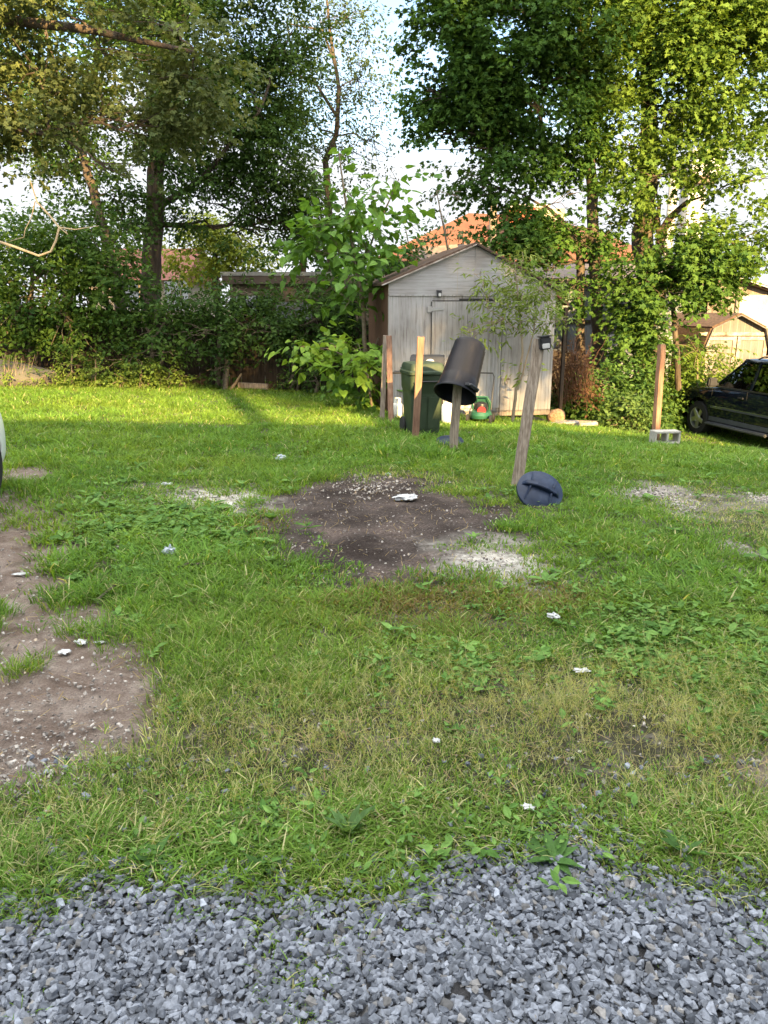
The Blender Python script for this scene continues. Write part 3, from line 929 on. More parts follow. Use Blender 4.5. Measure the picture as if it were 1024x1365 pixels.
# ================================================================== THINGS
# ------------------------------------------------------------------ shed
def frame_from(o, xdir, up=(0, 0, 1)):
    x = Vector(xdir).normalized(); z = Vector(up); y = z.cross(x).normalized(); z = x.cross(y)
    return Matrix.Translation(Vector(o)) @ Matrix((x, y, z)).transposed().to_4x4()


def thing_m(name, mtx, label, cat, group=None):
    o = empty(name, (0, 0, 0), 0, label, cat, group)
    o.location = mtx.to_translation(); o.rotation_mode = 'XYZ'; o.rotation_euler = mtx.to_euler()
    return o


def shed():
    a = P(518, 377, 13.75); b = P(742, 387, 14.3); pk = P(634, 327, 14.03)
    base = Vector((a.x, a.y, gz(a.x, a.y) - .05))
    m = frame_from(base, (b - a).to_2d().to_3d())
    s = thing_m('garden_shed', m, 'weathered grey gabled plywood shed with double door behind the bins', 'shed')
    W = (b - a).to_2d().length; zl = a.z - base.z; zr = b.z - base.z; zp = pk.z - base.z; xp = (pk - a).to_2d().length
    D = 2.15; zmid = P(600, 394, 13.95).z - base.z
    lb = lambda: MB()
    # front wall below the seam, leaving the door opening as proud panels
    o = lb().prism([(0, 0, 0), (W, 0, .03), (W, 0, zmid), (0, 0, zmid)], (0, .05, 0)).build('front_wall', M['shedwall'], s, local=True)
    lb().prism([(0, -.004, zmid + .012), (W, -.004, zmid + .006), (W, -.004, zr), (xp, -.004, zp), (0, -.004, zl)], (0, .05, 0)).build('gable_panel', M['shedgable'], s, local=True)
    mb = MB(); mb.box((xp + .01, -.008, (zmid + zp) / 2), (.02, .01, zp - zmid - .05)); mb.box((W / 2, -.012, zmid + .003), (W - .02, .016, .02))
    mb.build('seam_strip', M['shedwall'], s, local=True)
    # side and back walls
    lb().prism([(.002, .05, 0), (.002, D, 0), (.002, D, zl - .03), (.002, .05, zl - .03)], (.04, 0, 0)).build('side_wall', M['shadebrown'], s, local=True)
    lb().prism([(W - .042, .05, 0), (W - .042, D, 0), (W - .042, D, zr - .03), (W - .042, .05, zr - .03)], (.04, 0, 0)).build('side_wall', M['shadebrown'], s, local=True)
    lb().prism([(.05, D, 0), (W - .05, D, 0), (W - .05, D, zr - .05), (xp, D, zp - .04), (.05, D, zl - .05)], (0, -.03, 0)).build('back_wall', M['shadebrown'], s, local=True)
    # roof: two slopes with thin edges
    r = MB(); t = .045
    for (x0, z0, dx) in ((0, zl, -.13), (W, zr, .05)):
        k = (zp - z0) / (xp - x0); e = (x0 + dx, z0 + k * dx)
        r = MB(); r.prism([(xp, -.05, zp + .008), (e[0], -.05, e[1] + .008), (e[0], -.05, e[1] + .008 + t), (xp, -.05, zp + .008 + t)], (0, D + .12, 0))
        ro = r.build('roof', M['shingle'], s, local=True)
        MB().beam((xp, -.062, zp + .01), (e[0], -.062, e[1] + .01), .02, .05, (0, 1, 0)).build('fascia', M['junk'] if dx < 0 else M['fence'], ro, local=True)
    # doors
    x0 = (P(575, 470, 13.89) - a).to_2d().length; x1 = x0 + 1.28; zt = P(620, 402, 13.95).z - base.z
    for i, (p, q) in enumerate(((x0, (x0 + x1) / 2 - .004), ((x0 + x1) / 2 + .004, x1))):
        d = MB().prism([(p, -.03, .1), (q, -.03, .1), (q, -.03, zt), (p, -.03, zt)], (0, .027, 0)).build('door', M['sheddoor'], s, local=True)
        if i == 0:
            for zz in (zt - .13,):
                h = MB(); h.box((p - .05, -.036, zz), (.07, .01, .10)); h.prism([(p - .02, -.04, zz - .03), (p + .2, -.04, zz - .012), (p + .2, -.04, zz + .012), (p - .02, -.04, zz + .03)], (0, .008, 0))
                h.build('hinge', M['steel'], d, local=True)
    g_ = MB(); g_.box(((x0 + x1) / 2 + .22, -.004, zt + .03), (.75, .016, .045)); g_.box((x0 - .012, -.006, (zt) / 2), (.012, .014, zt)); g_.box((x1 + .012, -.006, zt / 2), (.01, .014, zt)); g_.box((x0 + .3, -.006, zt + .015), (.6, .014, .012))
    g_.build('door_gap', M['blackmetal'], s, local=True)
    l = MB(); lx = (P(585, 393, 13.9) - a).to_2d().length; lz = P(585, 392, 13.9).z - base.z
    l.box((lx, -.05, lz), (.075, .07, .1)); l.box((lx, -.03, lz + .055), (.095, .1, .015))
    lo = l.build('wall_lamp', M['black'], s, local=True, bevel=.008)
    MB().box((lx, -.09, lz - .012), (.05, .012, .055)).build('lens', M['lamp_lens'], lo, local=True, bevel=.004)
    # latch scar on the right leaf
    h = MB(); h.box((x1 + .12, -.012, .62), (.16, .02, .035)); h.box((x1 + .12, -.03, .56), (.04, .03, .06)); h.build('latch', M['junk'], s, local=True)
    # skids under it
    k = MB(); k.box((W / 2, .05, .0), (W, .1, .1)); k.build('skid', M['oldwood'], s, local=True)
    # lean-to roof piece on the right side
    lt = MB(); lt.prism([(W + .01, .25, zr - .02), (W + .36, .25, zr - .26), (W + .36, .25, zr - .23), (W + .01, .25, zr + .015)], (0, 1.6, 0))
    lt.build('lean_to_roof', M['red'] if False else M['pinkroof'], s, local=True)
    q = MB(); q.box((W + .33, .3, (zr - .3) / 2), (.06, .06, zr - .3)); q.box((W + .33, 1.75, (zr - .3) / 2), (.06, .06, zr - .3)); q.box((W + .17, .6, zr - .62), (.3, .5, .03)); q.build('lean_to_frame', M['fence'], s, local=True)


shed()


# ------------------------------------------------------------------ posts and boards
def plank(name, foot, top, w, t, m, label, cat, group=None, yaw=0, cutz=True, jag=.01):
    """a sawn timber from foot to top (world points)"""
    a = Vector(foot); b = Vector(top); a2 = a - (b - a).normalized() * .12
    z = (b - a2); L = z.length; z.normalize()
    x = Vector((math.cos(yaw), math.sin(yaw), 0)); y = z.cross(x).normalized(); x = y.cross(z)
    rs = random.Random(hash(round(a.x * 100)) % 1000); n = 9
    vs = []; fs = []
    for i in range(n + 1):
        s = i / n; p = z * (L * s)
        wob = Vector((rs.uniform(-1, 1), rs.uniform(-1, 1), 0)) * .003
        for sx, sy in ((-1, -1), (1, -1), (1, 1), (-1, 1)):
            e = p + x * (sx * w / 2) + y * (sy * t / 2) + wob
            if i == n: e += z * rs.uniform(-jag, jag)
            vs.append(e)
    for i in range(n):
        for k in range(4): fs.append((i * 4 + k, i * 4 + (k + 1) % 4, (i + 1) * 4 + (k + 1) % 4, (i + 1) * 4 + k))
    fs += [(3, 2, 1, 0), tuple(range(n * 4, n * 4 + 4))]
    mb = MB().add(vs, fs)
    o = mb.build(name, M[m], None, bevel=.004)
    o.location = a2
    return tag(o, label, cat, group)


GP = 'old timbers standing in the lawn'
f = G(509, 551); plank('wooden_board', (P(509.5, 551, 12.6).x, 12.6, gz(P(509, 551, 12.6).x, 12.6)), P(514, 447, 12.6), .075, .035, 'oldwood', 'grey upright board leaning just left of the reddish one by the shed corner', 'board', GP, .3)
plank('wooden_board', (P(521.5, 561, 12.2).x, 12.2, gz(P(521, 561, 12.2).x, 12.2)), P(518.5, 447, 12.45), .085, .04, 'redwood', 'narrow reddish board beside the grey one at the shed corner', 'board', GP, -.2)
f = P(553.5, 590, 10.1); f.z = gz(f.x, f.y); plank('wooden_board', f, P(561, 449, f.y + .02), .088, .04, 'redwood', 'orange brown plank upright in front of the green wheeled bin', 'board', GP, .15)
f = G(604, 601); CANFOOT = f.copy()
plank('wooden_post', f, P(611, 500, f.y + .02), .088, .088, 'oldwood', 'short grey post holding the upside down black trash can', 'post', GP, .2)
f = G(688, 651); LEANFOOT = f.copy(); LT = P(719, 453, f.y + .15)
plank('wooden_post', f, LT, .098, .098, 'oldwood', 'tall weathered grey post leaning right with a small lamp on top', 'post', GP, -.1, jag=.004)
f = P(874, 584, 11.7); f.z = gz(f.x, f.y); plank('wooden_post', f, P(882.5, 459, 11.72), .088, .088, 'redwood', 'reddish square post behind the concrete block on the right', 'post', GP, .35)
RP = f.copy()
# screws along the right post
# solar lamp on the leaning post
mt = frame_from(LT + Vector((.012, -.055, -.03)), (.97, .1, .12))
s = thing_m('solar_lamp', mt, 'small black solar lamp fixed to the top of the leaning grey post', 'lamp')
MB().box((.02, -.03, .0), (.10, .07, .11)).build('housing', M['black'], s, bevel=.01, local=True)
MB().box((.02, -.066, -.022), (.07, .012, .045)).build('lens', M['lamp_lens'], s, bevel=.005, local=True)
MB().box((.02, -.03, .062), (.11, .085, .012)).build('solar_panel', M['blackmetal'], s, bevel=.003, local=True)


# ------------------------------------------------------------------ upside-down trash can
def trash_can():
    Y = CANFOOT.y + .0
    a = P(606.5, 526, Y - .03); b = P(627, 459, Y + .32)
    ax = (b - a).normalized(); L = (b - a).length
    rm, rb = .242, .195
    q = ax.to_track_quat('Z', 'Y').to_matrix().to_4x4(); m = Matrix.Translation(a) @ q
    s = thing_m('trash_can', m, 'black round trash can hung upside down over the short post', 'trash can')
    n = 48
    prof = [(rm + .022, 0), (rm + .024, .012), (rm + .016, .03), (rm + .004, .034), (rm, .05), (rm - .004, .10)]
    # body with shallow band, slightly narrowing
    for t in (.12, .26): prof.append((rm - (rm - rb) * t, L * t))
    prof += [(rm - (rm - rb) * .27 - .005, L * .275), (rm - (rm - rb) * .32 - .005, L * .33)]
    for t in (.5, .7, .9): prof.append((rm - (rm - rb) * t - .004, L * t))
    prof += [(rb, L * .965), (rb - .012, L * .99), (rb - .02, L), (rb - .05, L), (rb - .055, L - .012), (.001, L - .014)]
    inner = [(.001, L - .03), (rb - .02, L - .03), (rm - .012, .03), (rm + .010, .0)]
    vs = MB(); full = prof + inner
    vs.lathe(full, n, close=False)
    # close the ring at mouth
    k = len(full); vs.f += [tuple([(k - 1) * n + i, (k - 1) * n + (i + 1) % n, (i + 1) % n, i]) for i in range(n)]
    body = vs.build('body', M['can'], s, smooth=True, local=True)
    # vertical ribs
    r = MB()
    for an in (205, 232, 315, 335):
        an = R(an); c, si = math.cos(an), math.sin(an)
        p0 = Vector((c * (rm - .012), si * (rm - .012), .22 * L)); p1 = Vector((c * (rb + .004), si * (rb + .004), .93 * L))
        r.tube([p0, p1], .006, 6)
    r.build('rib', M['can'], s, smooth=True, local=True)
    # handles: lugs on the rim, opposite sides
    for an in (-22, 158):
        an = R(an); rot = Matrix.Rotation(an, 4, 'Z')
        h = MB(); pts = [rot @ Vector((rm + .01, -.075, .045)), rot @ Vector((rm + .062, -.06, .05)), rot @ Vector((rm + .068, 0, .05)), rot @ Vector((rm + .062, .06, .05)), rot @ Vector((rm + .01, .075, .045))]
        h.tube(pts, .016, 8)
        h.box(rot @ Vector((rm + .012, 0, .055)), (.05, .19, .035), rot.to_3x3())
        h.build('handle', M['black'], s, smooth=True, local=True)


trash_can()


# ------------------------------------------------------------------ round lid leaning at the post
def disc_lid():
    c = P(720, 654, 6.42)
    nrm = Vector((.12, -.70, .70)).normalized()
    q = nrm.to_track_quat('Z', 'Y').to_matrix().to_4x4()
    s = thing_m('fallen_lid', Matrix.Translation(c) @ q @ Matrix.Rotation(R(-28), 4, 'Z'), 'dark blue round trash can lid leaning in the grass at the leaning post', 'lid')
    s.scale = (.9, .9, .9)
    r = .215
    MB().lathe([(r, -.03), (r + .008, -.028), (r + .008, .0), (r - .006, .008), (r - .03, .012), (r - .05, .026), (.1, .042), (.001, .048)], 40).build('shell', M['lidblue'], s, smooth=True, local=True)
    h = MB(); h.prism([(-.19, -.022, .01), (-.15, -.022, .07), (-.05, -.022, .10), (.05, -.022, .10), (.15, -.022, .07), (.19, -.022, .01)], (0, .044, 0))
    h.build('handle', M['lidblue'], s, bevel=.006, local=True)
    h = MB()
    for a_ in (-1, 1): h.prism([(a_ * .11, -.17, .012), (a_ * .095, -.05, .065), (a_ * .095, .05, .065), (a_ * .11, .17, .012)], (a_ * .016, 0, 0))
    h.build('ridge', M['lidblue'], s, bevel=.004, local=True)


disc_lid()
# second, flat blue lid lying in the grass behind the can's post
c = P(600, 589, 9.75); c.z = gz(c.x, c.y) + .055
o = MB().lathe([(.17, -.02), (.178, .0), (.17, .02), (.12, .035), (.001, .05)], 28, mtx=Matrix.Translation(c) @ Matrix.Rotation(R(12), 4, 'X')).build('bucket_lid', M['lidblue'], smooth=True)
origin_to(o, c); tag(o, 'small blue lid lying flat in the grass behind the short post', 'lid')


# ------------------------------------------------------------------ green wheeled bin
def wheelie():
    f = P(562, 586, 10.98); base = Vector((f.x, f.y, gz(f.x, f.y)))
    s = empty('wheeled_bin', base, R(24), 'tall olive green wheeled rubbish bin behind the orange brown plank', 'bin')
    s.scale = (.84, .84, .98); s.rotation_euler.z = R(14)
    def ring(w, d, z, r_=.05, yo=0):
        pts = []
        for cx, cy, a0 in ((w / 2 - r_, d / 2 - r_, 0), (-w / 2 + r_, d / 2 - r_, 90), (-w / 2 + r_, -d / 2 + r_, 180), (w / 2 - r_, -d / 2 + r_, 270)):
            for k in range(4):
                a = R(a0 + k * 30); pts.append(Vector((cx + r_ * math.cos(a), cy + r_ * math.sin(a) + yo, z)))
        return pts
    def loft(rs_):
        mb = MB(); n = len(rs_[0]); vs = [p for r_ in rs_ for p in r_]; fs = []
        for i in range(len(rs_) - 1):
            for k in range(n): fs.append((i * n + k, i * n + (k + 1) % n, (i + 1) * n + (k + 1) % n, (i + 1) * n + k))
        fs += [tuple(range(n - 1, -1, -1)), tuple(range((len(rs_) - 1) * n, len(rs_) * n))]
        return mb.add(vs, fs)
    loft([ring(.47, .50, .03), ring(.49, .53, .10), ring(.54, .60, .60), ring(.55, .61, .66, .05), ring(.575, .64, .68), ring(.585, .66, .86), ring(.585, .66, .88)]).build('body', M['bin'], s, smooth=True, local=True)
    # front recessed/raised panels
    p = MB()
    p.prism([(-.2, -.262, .12), (-.015, -.262, .12), (-.015, -.302, .58), (-.225, -.302, .58)], (0, -.014, 0))
    p.prism([(.015, -.262, .12), (.2, -.262, .12), (.225, -.302, .58), (.015, -.302, .58)], (0, -.014, 0))
    p.build('front_panel', M['bin'], s, bevel=.006, local=True)
    b = MB(); b.tube([(-.24, -.33, .78), (-.2, -.365, .8), (.2, -.365, .8), (.24, -.33, .78)], .014, 8); b.build('lift_bar', M['blackmetal'], s, smooth=True, local=True)
    lid = loft([ring(.60, .69, .885), ring(.62, .71, .895), ring(.62, .71, .93), ring(.58, .67, .95), ring(.57, .66, 1.0), ring(.53, .60, 1.045), ring(.30, .36, 1.06)]).build('lid', M['bin'], s, smooth=True, local=True)
    MB().box((0, -.372, .915), (.22, .04, .03)).build('lid_grip', M['bin'], lid, bevel=.008, local=True)
    h = MB(); h.tube([(-.27, .33, .9), (-.27, .40, .95), (.27, .40, .95), (.27, .33, .9)], .014, 8); h.build('handle', M['black'], s, smooth=True, local=True)
    for sx in (-1, 1):
        wv = MB(); wv.lathe([(.04, -.025), (.12, -.025), (.13, -.015), (.13, .015), (.12, .025), (.04, .025)], 20, mtx=Matrix.Translation((sx * .27, .24, .125)) @ Matrix.Rotation(R(90), 4, 'Y'))
        wv.build('wheel', M['rubber'], s, smooth=True, local=True)


wheelie()


# ------------------------------------------------------------------ barbecue grill and gas bottle
def grill():
    f = P(569, 555, 12.6); base = Vector((f.x, f.y, gz(f.x, f.y)))
    s = empty('barbecue_grill', base, R(-6), 'black gas barbecue grill with round badge against the shed', 'grill')
    hl = MB(); hl.prism([(-.27, -.2, .82), (-.27, -.22, .94), (-.27, -.17, 1.06), (-.27, .12, 1.08), (-.27, .2, .95), (-.27, .2, .82)], (.54, 0, 0))
    L = hl.build('hood', M['black'], s, bevel=.01, local=True)
    bd = MB(); bd.lathe([(.055, 0), (.055, .01)], 20, mtx=Matrix.Translation((.05, -.212, .985)) @ Matrix.Rotation(R(68), 4, 'X') @ Matrix.Diagonal((1.2, .8, 1, 1))); bd.build('badge', M['whitepaint'], L, local=True)
    bd = MB(); bd.lathe([(.028, 0), (.028, .014)], 16, mtx=Matrix.Translation((.05, -.214, .985)) @ Matrix.Rotation(R(68), 4, 'X') @ Matrix.Diagonal((1.2, .8, 1, 1))); bd.build('badge_mark', M['steel'], L, local=True)
    h = MB(); h.tube([(-.2, -.21, .85), (-.2, -.27, .86), (.2, -.27, .86), (.2, -.21, .85)], .012, 8); h.build('hood_handle', M['chrome'], L, smooth=True, local=True)
    b = MB(); b.box((0, 0, .76), (.54, .4, .12), taper=1.0); b.build('firebox', M['black'], s, bevel=.01, local=True)
    b = MB(); b.box((0, -.21, .70), (.5, .03, .1)); b.build('control_panel', M['blackmetal'], s, bevel=.006, local=True)
    for sx in (-1, 1):
        b = MB(); b.box((sx * .42, 0, .8), (.26, .36, .025)); b.build('side_shelf', M['black'], s, bevel=.006, local=True)
    for sx in (-.24, .24):
        for sy in (-.17, .17):
            MB().box((sx, sy, .35), (.03, .03, .7)).build('leg', M['blackmetal'], s, local=True)
    MB().box((0, 0, .12), (.5, .36, .02)).build('bottom_shelf', M['blackmetal'], s, local=True)


grill()


def tank(u, v, Y, r, h, label, m='tank'):
    f = P(u, v, Y); z0 = gz(f.x, f.y)
    s = empty('gas_bottle', (f.x, f.y, z0), 0, label, 'gas bottle')
    MB().lathe([(r * .8, 0), (r * .8, .03), (r * .86, .035), (r, .08), (r, h * .62), (r * .9, h * .7), (r * .6, h * .76), (.03, h * .78)], 24).build('body', M[m], s, smooth=True, local=True)
    c = MB(); c.lathe([(r * .62, h * .74), (r * .62, h), (r * .58, h), (r * .58, h * .74)], 20); c.build('collar', M[m], s, smooth=True, local=True)
    v_ = MB(); v_.tube([(0, 0, h * .77), (0, 0, h * .93)], .02, 8); v_.tube([(0, 0, h * .85), (.05, -.03, h * .85)], .014, 8); v_.build('valve', M['chrome'], s, local=True)


tank(597, 558, 12.35, .105, .46, 'white gas bottle on the grass right of the green bin')
tank(530, 549, 12.95, .10, .34, 'beige squat gas bottle on the grass left of the green bin')


# ------------------------------------------------------------------ lawn mower
def mower():
    f = P(641, 556, 12.9); z0 = gz(f.x, f.y)
    s = empty('lawn_mower', (f.x, f.y, z0), R(-15), 'small green push mower with red engine cover by the shed wall', 'lawn mower')
    MB().lathe([(.24, .10), (.25, .15), (.22, .2), (.12, .22), (.001, .22)], 20, mtx=Matrix.Diagonal((.75, 1, 1, 1))).build('deck', M['mower'], s, smooth=True, local=True)
    MB().lathe([(.10, .2), (.11, .27), (.10, .33), (.05, .36), (.001, .36)], 16).build('engine', M['blackmetal'], s, smooth=True, local=True)
    c = MB(); c.lathe([(.045, .0), (.07, .0), (.07, .03), (.045, .03)], 18, mtx=Matrix.Translation((.03, -.12, .22)) @ Matrix.Rotation(R(75), 4, 'X')); c.build('starter_cover', M['red'], s, smooth=True, local=True)
    c = MB(); c.tube([(-.13, .02, .2), (-.15, -.02, .36), (-.1, 0, .44), (.1, 0, .44), (.15, -.02, .36), (.13, .02, .2)], .018, 8); c.build('guard_frame', M['mower'], s, smooth=True, local=True)
    MB().box((0, .13, .33), (.22, .16, .2)).build('grass_bag', M['mower'], s, bevel=.03, local=True)
    for sx in (-1, 1):
        for sy in (-1, 1):
            w_ = MB(); w_.lathe([(.02, -.02), (.08, -.02), (.085, 0), (.08, .02), (.02, .02)], 16, mtx=Matrix.Translation((sx * .19, sy * .2, .085)) @ Matrix.Rotation(R(90), 4, 'Y'))
            w_.build('wheel', M['rubber'], s, smooth=True, local=True)
    h = MB(); h.tube([(-.14, .2, .2), (-.15, .42, .74), (-.12, .44, .8), (.12, .44, .8), (.15, .42, .74), (.14, .2, .2)], .013, 8); h.build('handle', M['blackmetal'], s, smooth=True, local=True)


mower()


# ------------------------------------------------------------------ concrete block
def block():
    f = P(885, 597, 11.45); z0 = gz(f.x, f.y)
    rot = Matrix.Rotation(R(6), 3, 'Z')
    o = MB(); vs = []
    w, d, h = .40, .20, .19
    c = Vector((f.x, f.y, z0 + .03))
    # lying on its side, cells facing the camera
    for z_ in (.015, h - .015): o.box(c + rot @ Vector((0, 0, z_)), (w, d, .03), rot)
    for x_ in (-w / 2 + .015, 0, w / 2 - .015): o.box(c + rot @ Vector((x_, 0, h / 2)), (.03, d - .004, h - .06), rot)
    b = o.build('concrete_block', M['concrete'], bevel=.004); origin_to(b, c)
    tag(b, 'grey hollow concrete block lying at the foot of the reddish post', 'concrete block')


block()


# ------------------------------------------------------------------ junk at the shed's right corner
def junk():
    rs = random.Random(4)
    for i, (u, v, Y, w, t, L, yaw, mname, lab) in enumerate((
            (752, 552, 13.9, .18, .03, .55, 12, 'junk', 'pale weathered board lying in the grass nearest the shed corner'),
            (777, 553, 13.9, .11, .05, .55, -10, 'junk', 'short grey scrap timber lying right of the pale board beside the shed'),
            (768, 549, 14.1, .06, .05, .75, -18, 'oldwood', 'dark thin timber lying across the scrap boards beside the shed'))):
        p = P(u, v, Y); p.z = gz(p.x, p.y) + .06 + .04 * (i == 2)
        rot = (Matrix.Rotation(R(yaw), 3, 'Z') @ Matrix.Rotation(R(rs.uniform(-6, 8)), 3, 'Y'))
        o = MB().box(p, (L, w, t), rot).build('scrap_board', M[mname], bevel=.004); origin_to(o, p); tag(o, lab, 'board', 'scrap timber beside the shed')
    p = P(742, 540, 14.35); p.z = gz(p.x, p.y) + .14
    bm = bmesh.new(); bmesh.ops.create_icosphere(bm, subdivisions=4, radius=.17)
    for v in bm.verts:
        k = .75 + .5 * float(fbm(np.array([v.co.x * 9 + 3]), np.array([v.co.y * 9]), np.array([v.co.z * 9]), 5)[0]); v.co = Vector((v.co.x * k, v.co.y * k, v.co.z * k * .9))
    me = bpy.data.meshes.new('bundle'); bm.to_mesh(me); bm.free(); me.materials.append(M['burlap'])
    o = bpy.data.objects.new('brush_bundle', me); COL.objects.link(o); o.location = p; tag(o, 'tan brown bundle of dry brush at the shed corner', 'brush')
    # timber by the fence
    a = P(318, 513, 17.3); b = P(358, 516, 17.2); a.z = gz(a.x, a.y) + .09; b.z = gz(b.x, b.y) + .09
    o = MB().beam(a, b, .11, .13).build('timber_beam', M['oldwood'], bevel=.01); origin_to(o, (a + b) / 2); tag(o, 'dark squared timber lying along the foot of the fence', 'timber')
    # old upturned boat-like shell at far left
    a = P(-40, 478, 16.3); b = P(74, 492, 15.9)
    ctr = (a + b) / 2; L = (b - a).length; zc = gz(ctr.x, ctr.y)
    vs = []; fs = []; n, k = 14, 9
    for i in range(n + 1):
        s = i / n; w = .55 * (1 - max(0, (s - .55) / .45) ** 2.2) + .02; hh = .62 * (1 - .55 * s)
        for j in range(k + 1):
            t = j / k * math.pi; vs.append(Vector((-L / 2 + L * s, -math.cos(t) * w, math.sin(t) ** .6 * hh)))
    for i in range(n):
        for j in range(k): fs.append((i * (k + 1) + j, (i + 1) * (k + 1) + j, (i + 1) * (k + 1) + j + 1, i * (k + 1) + j + 1))
    o = MB().add(vs, fs).build('upturned_boat', M['tarp'], smooth=True)
    md = o.modifiers.new('s', 'SOLIDIFY'); md.thickness = .02
    o.location = (ctr.x, ctr.y, zc); o.rotation_euler = (0, 0, math.atan2(b.y - a.y, b.x - a.x)); tag(o, 'pale grey upturned hull under the bushes at the far left', 'boat')


junk()


# ------------------------------------------------------------------ litter
def crumple(name, u, v, size, flatk, m, label, cat='litter', seed=1, group=None, lift=.0, stretch=1.0, yaw=0):
    p = G(u, v); bm = bmesh.new(); bmesh.ops.create_icosphere(bm, subdivisions=4, radius=size / 2)
    for q in bm.verts:
        k = .1 + 1.7 * float(fbm(np.array([q.co.x / size * 5 + seed]), np.array([q.co.y / size * 5]), np.array([q.co.z / size * 2]), seed)[0]) ** 1.2
        q.co = Vector((q.co.x * k * stretch, q.co.y * k, max(q.co.z * k, -size * .2) * flatk))
    me = bpy.data.meshes.new(name); bm.to_mesh(me); bm.free(); me.materials.append(M[m])
    o = bpy.data.objects.new(name, me); COL.objects.link(o); o.location = p + Vector((0, 0, lift + size * .12 * flatk)); o.rotation_euler = (0, 0, yaw)
    return tag(o, label, cat, group)


LG = 'bits of litter in the grass'
crumple('plastic_scrap', 228, 742, .085, .9, 'bagplastic', 'pale crumpled plastic cup standing in the grass left of the dirt bed', seed=3, group=LG, lift=.03)
crumple('paper_scrap', 737, 829, .055, .6, 'paper', 'small crumpled white paper in the grass below the brown weeds', seed=4, group=LG, lift=.03)
crumple('paper_scrap', 85, 869, .055, .2, 'paper', 'flat white scrap on bare soil, nearer of the pair at left', seed=5, group=LG, stretch=1.2)
crumple('paper_scrap', 108, 856, .06, .25, 'paper', 'ragged white scrap on bare soil just behind a flat one', seed=6, group=LG, stretch=1.2)
crumple('paper_scrap', 133, 856, .035, .2, 'paper', 'tiny white scrap at the grass edge right of the two soil scraps', seed=16, group=LG, stretch=1.7)
crumple('paper_scrap', 27, 765, .05, .2, 'paper', 'thin white sliver on the dirt track at the left edge', seed=7, group=LG, stretch=2.0)
crumple('plastic_scrap', 375, 617, .14, .5, 'bagplastic', 'clear plastic scrap in the grass behind the dirt bed', seed=8, group=LG, lift=.04)
crumple('paper_scrap', 581, 994, .03, .5, 'paper', 'tiny white scrap in the dry yellow grass near the middle', seed=9, group=LG, lift=.02)
crumple('plastic_bag', 541, 664, .17, .28, 'paper', 'white torn plastic bag lying on the dark soil bed', seed=10, group=LG, stretch=1.7, yaw=.25)
crumple('plastic_scrap', 518, 632, .06, .4, 'bagplastic', 'small pale blue scrap at the far edge of the dark soil', seed=12, group=LG)
crumple('paper_scrap', 223, 646, .10, .4, 'paper', 'white lump at the left end of the pale ash patch', seed=13, group=LG)
crumple('paper_scrap', 775, 902, .045, .3, 'paper', 'thin white scrap in the feathery grass on the right', seed=14, group=LG, stretch=1.8, lift=.03)
crumple('paper_scrap', 705, 1083, .035, .3, 'paper', 'white flake among the leafy weeds above the gravel', seed=15, group=LG, stretch=1.4, lift=.02)
# crumbs of rubble on the dirt bed far edge
g_ = random.Random(12)
mb = MB()
q = [G(g_.gauss(492, 30), g_.gauss(647, 9)) for _ in range(330)]
stones('rubble', np.array([p.x for p in q]), np.array([p.y for p in q]), np.array([g_.uniform(.008, .03) * g_.uniform(.6, 1.3) for _ in q]), .004, (np.array([.16, .13, .11]), np.array([.45, .42, .38])), 19, 'pale crumbs of rubble at the far side of the dirt bed')
# dark dead branch on the grass
pts = [G(128, 808), G(155, 790), G(185, 783), G(215, 770), G(250, 762), G(300, 755)]
o = MB().tube([p + Vector((0, 0, .03 + .02 * math.sin(i * 2))) for i, p in enumerate(pts)], [.007, .009, .010, .010, .008, .004], 7).build('fallen_branch', M['bark'], smooth=True)
origin_to(o, pts[0]); tag(o, 'thin dark fallen branch lying across the grass on the left', 'branch')
for (u, v, sz, mm_) in ((737, 574, .01, 0),):
    pass


# ------------------------------------------------------------------ single weeds one can point at
def rosette(u, v, n, size, label, seed, c=(.07, .15, .04), up=.35, leaf='lance', wide=1.6, name='weed'):
    p = G(u, v); g = np.random.default_rng(seed)
    th = np.arange(n) * 2.4 + g.random(n) * .4
    e = up * (.5 + g.random(n))
    d = np.stack([np.cos(th), np.sin(th), e], 1)
    tv = [(x * wide, y, z) for x, y, z in LEAF[leaf][0]]
    s = size * (.6 + .5 * g.random(n))
    col = np.array(c) * (.8 + .4 * g.random((n, 1)))
    pos = np.repeat(np.array([[p.x, p.y, p.z + .01]]), n, 0)
    a = inst(tv, LEAF[leaf][1], pos, frames(d, np.array([0, 0, 1.]) + g.normal(size=(n, 3)) * .15), s, col)
    return tag(fast(name, *a[:3], M['leaf'], col=a[3], loc=tuple(p)), label, 'weed', 'broad leaved weeds in the foreground')


rosette(737, 1150, 13, .105, 'large broadleaf rosette at the top edge of the gravel', 31, wide=1.15, up=.5, c=(.08, .17, .045))
rosette(465, 1115, 8, .14, 'upright dock plant with pale leaves above the gravel, centre left', 32, up=1.2, wide=1.1, c=(.11, .2, .07))
rosette(700, 1120, 7, .09, 'small leafy weed just left of the large rosette', 33, wide=1.2)
rosette(205, 1150, 12, .09, 'leafy weed at the gravel edge on the left', 34, wide=1.1)
rosette(912, 1140, 8, .12, 'leafy weed at the gravel edge on the right', 35, up=.6, wide=1.1)
rosette(352, 1165, 11, .08, 'low weed at the gravel edge left of centre', 36, up=.6, wide=1.1)
rosette(362, 694, 8, .085, 'pale green seedling at the left edge of the dirt bed', 37, up=1.4, leaf='kite', wide=1.2, c=(.13, .25, .06))
rosette(240, 742 - 60, 9, .12, 'leafy weed in the grass below the ash patch', 38, up=.5, leaf='kite')


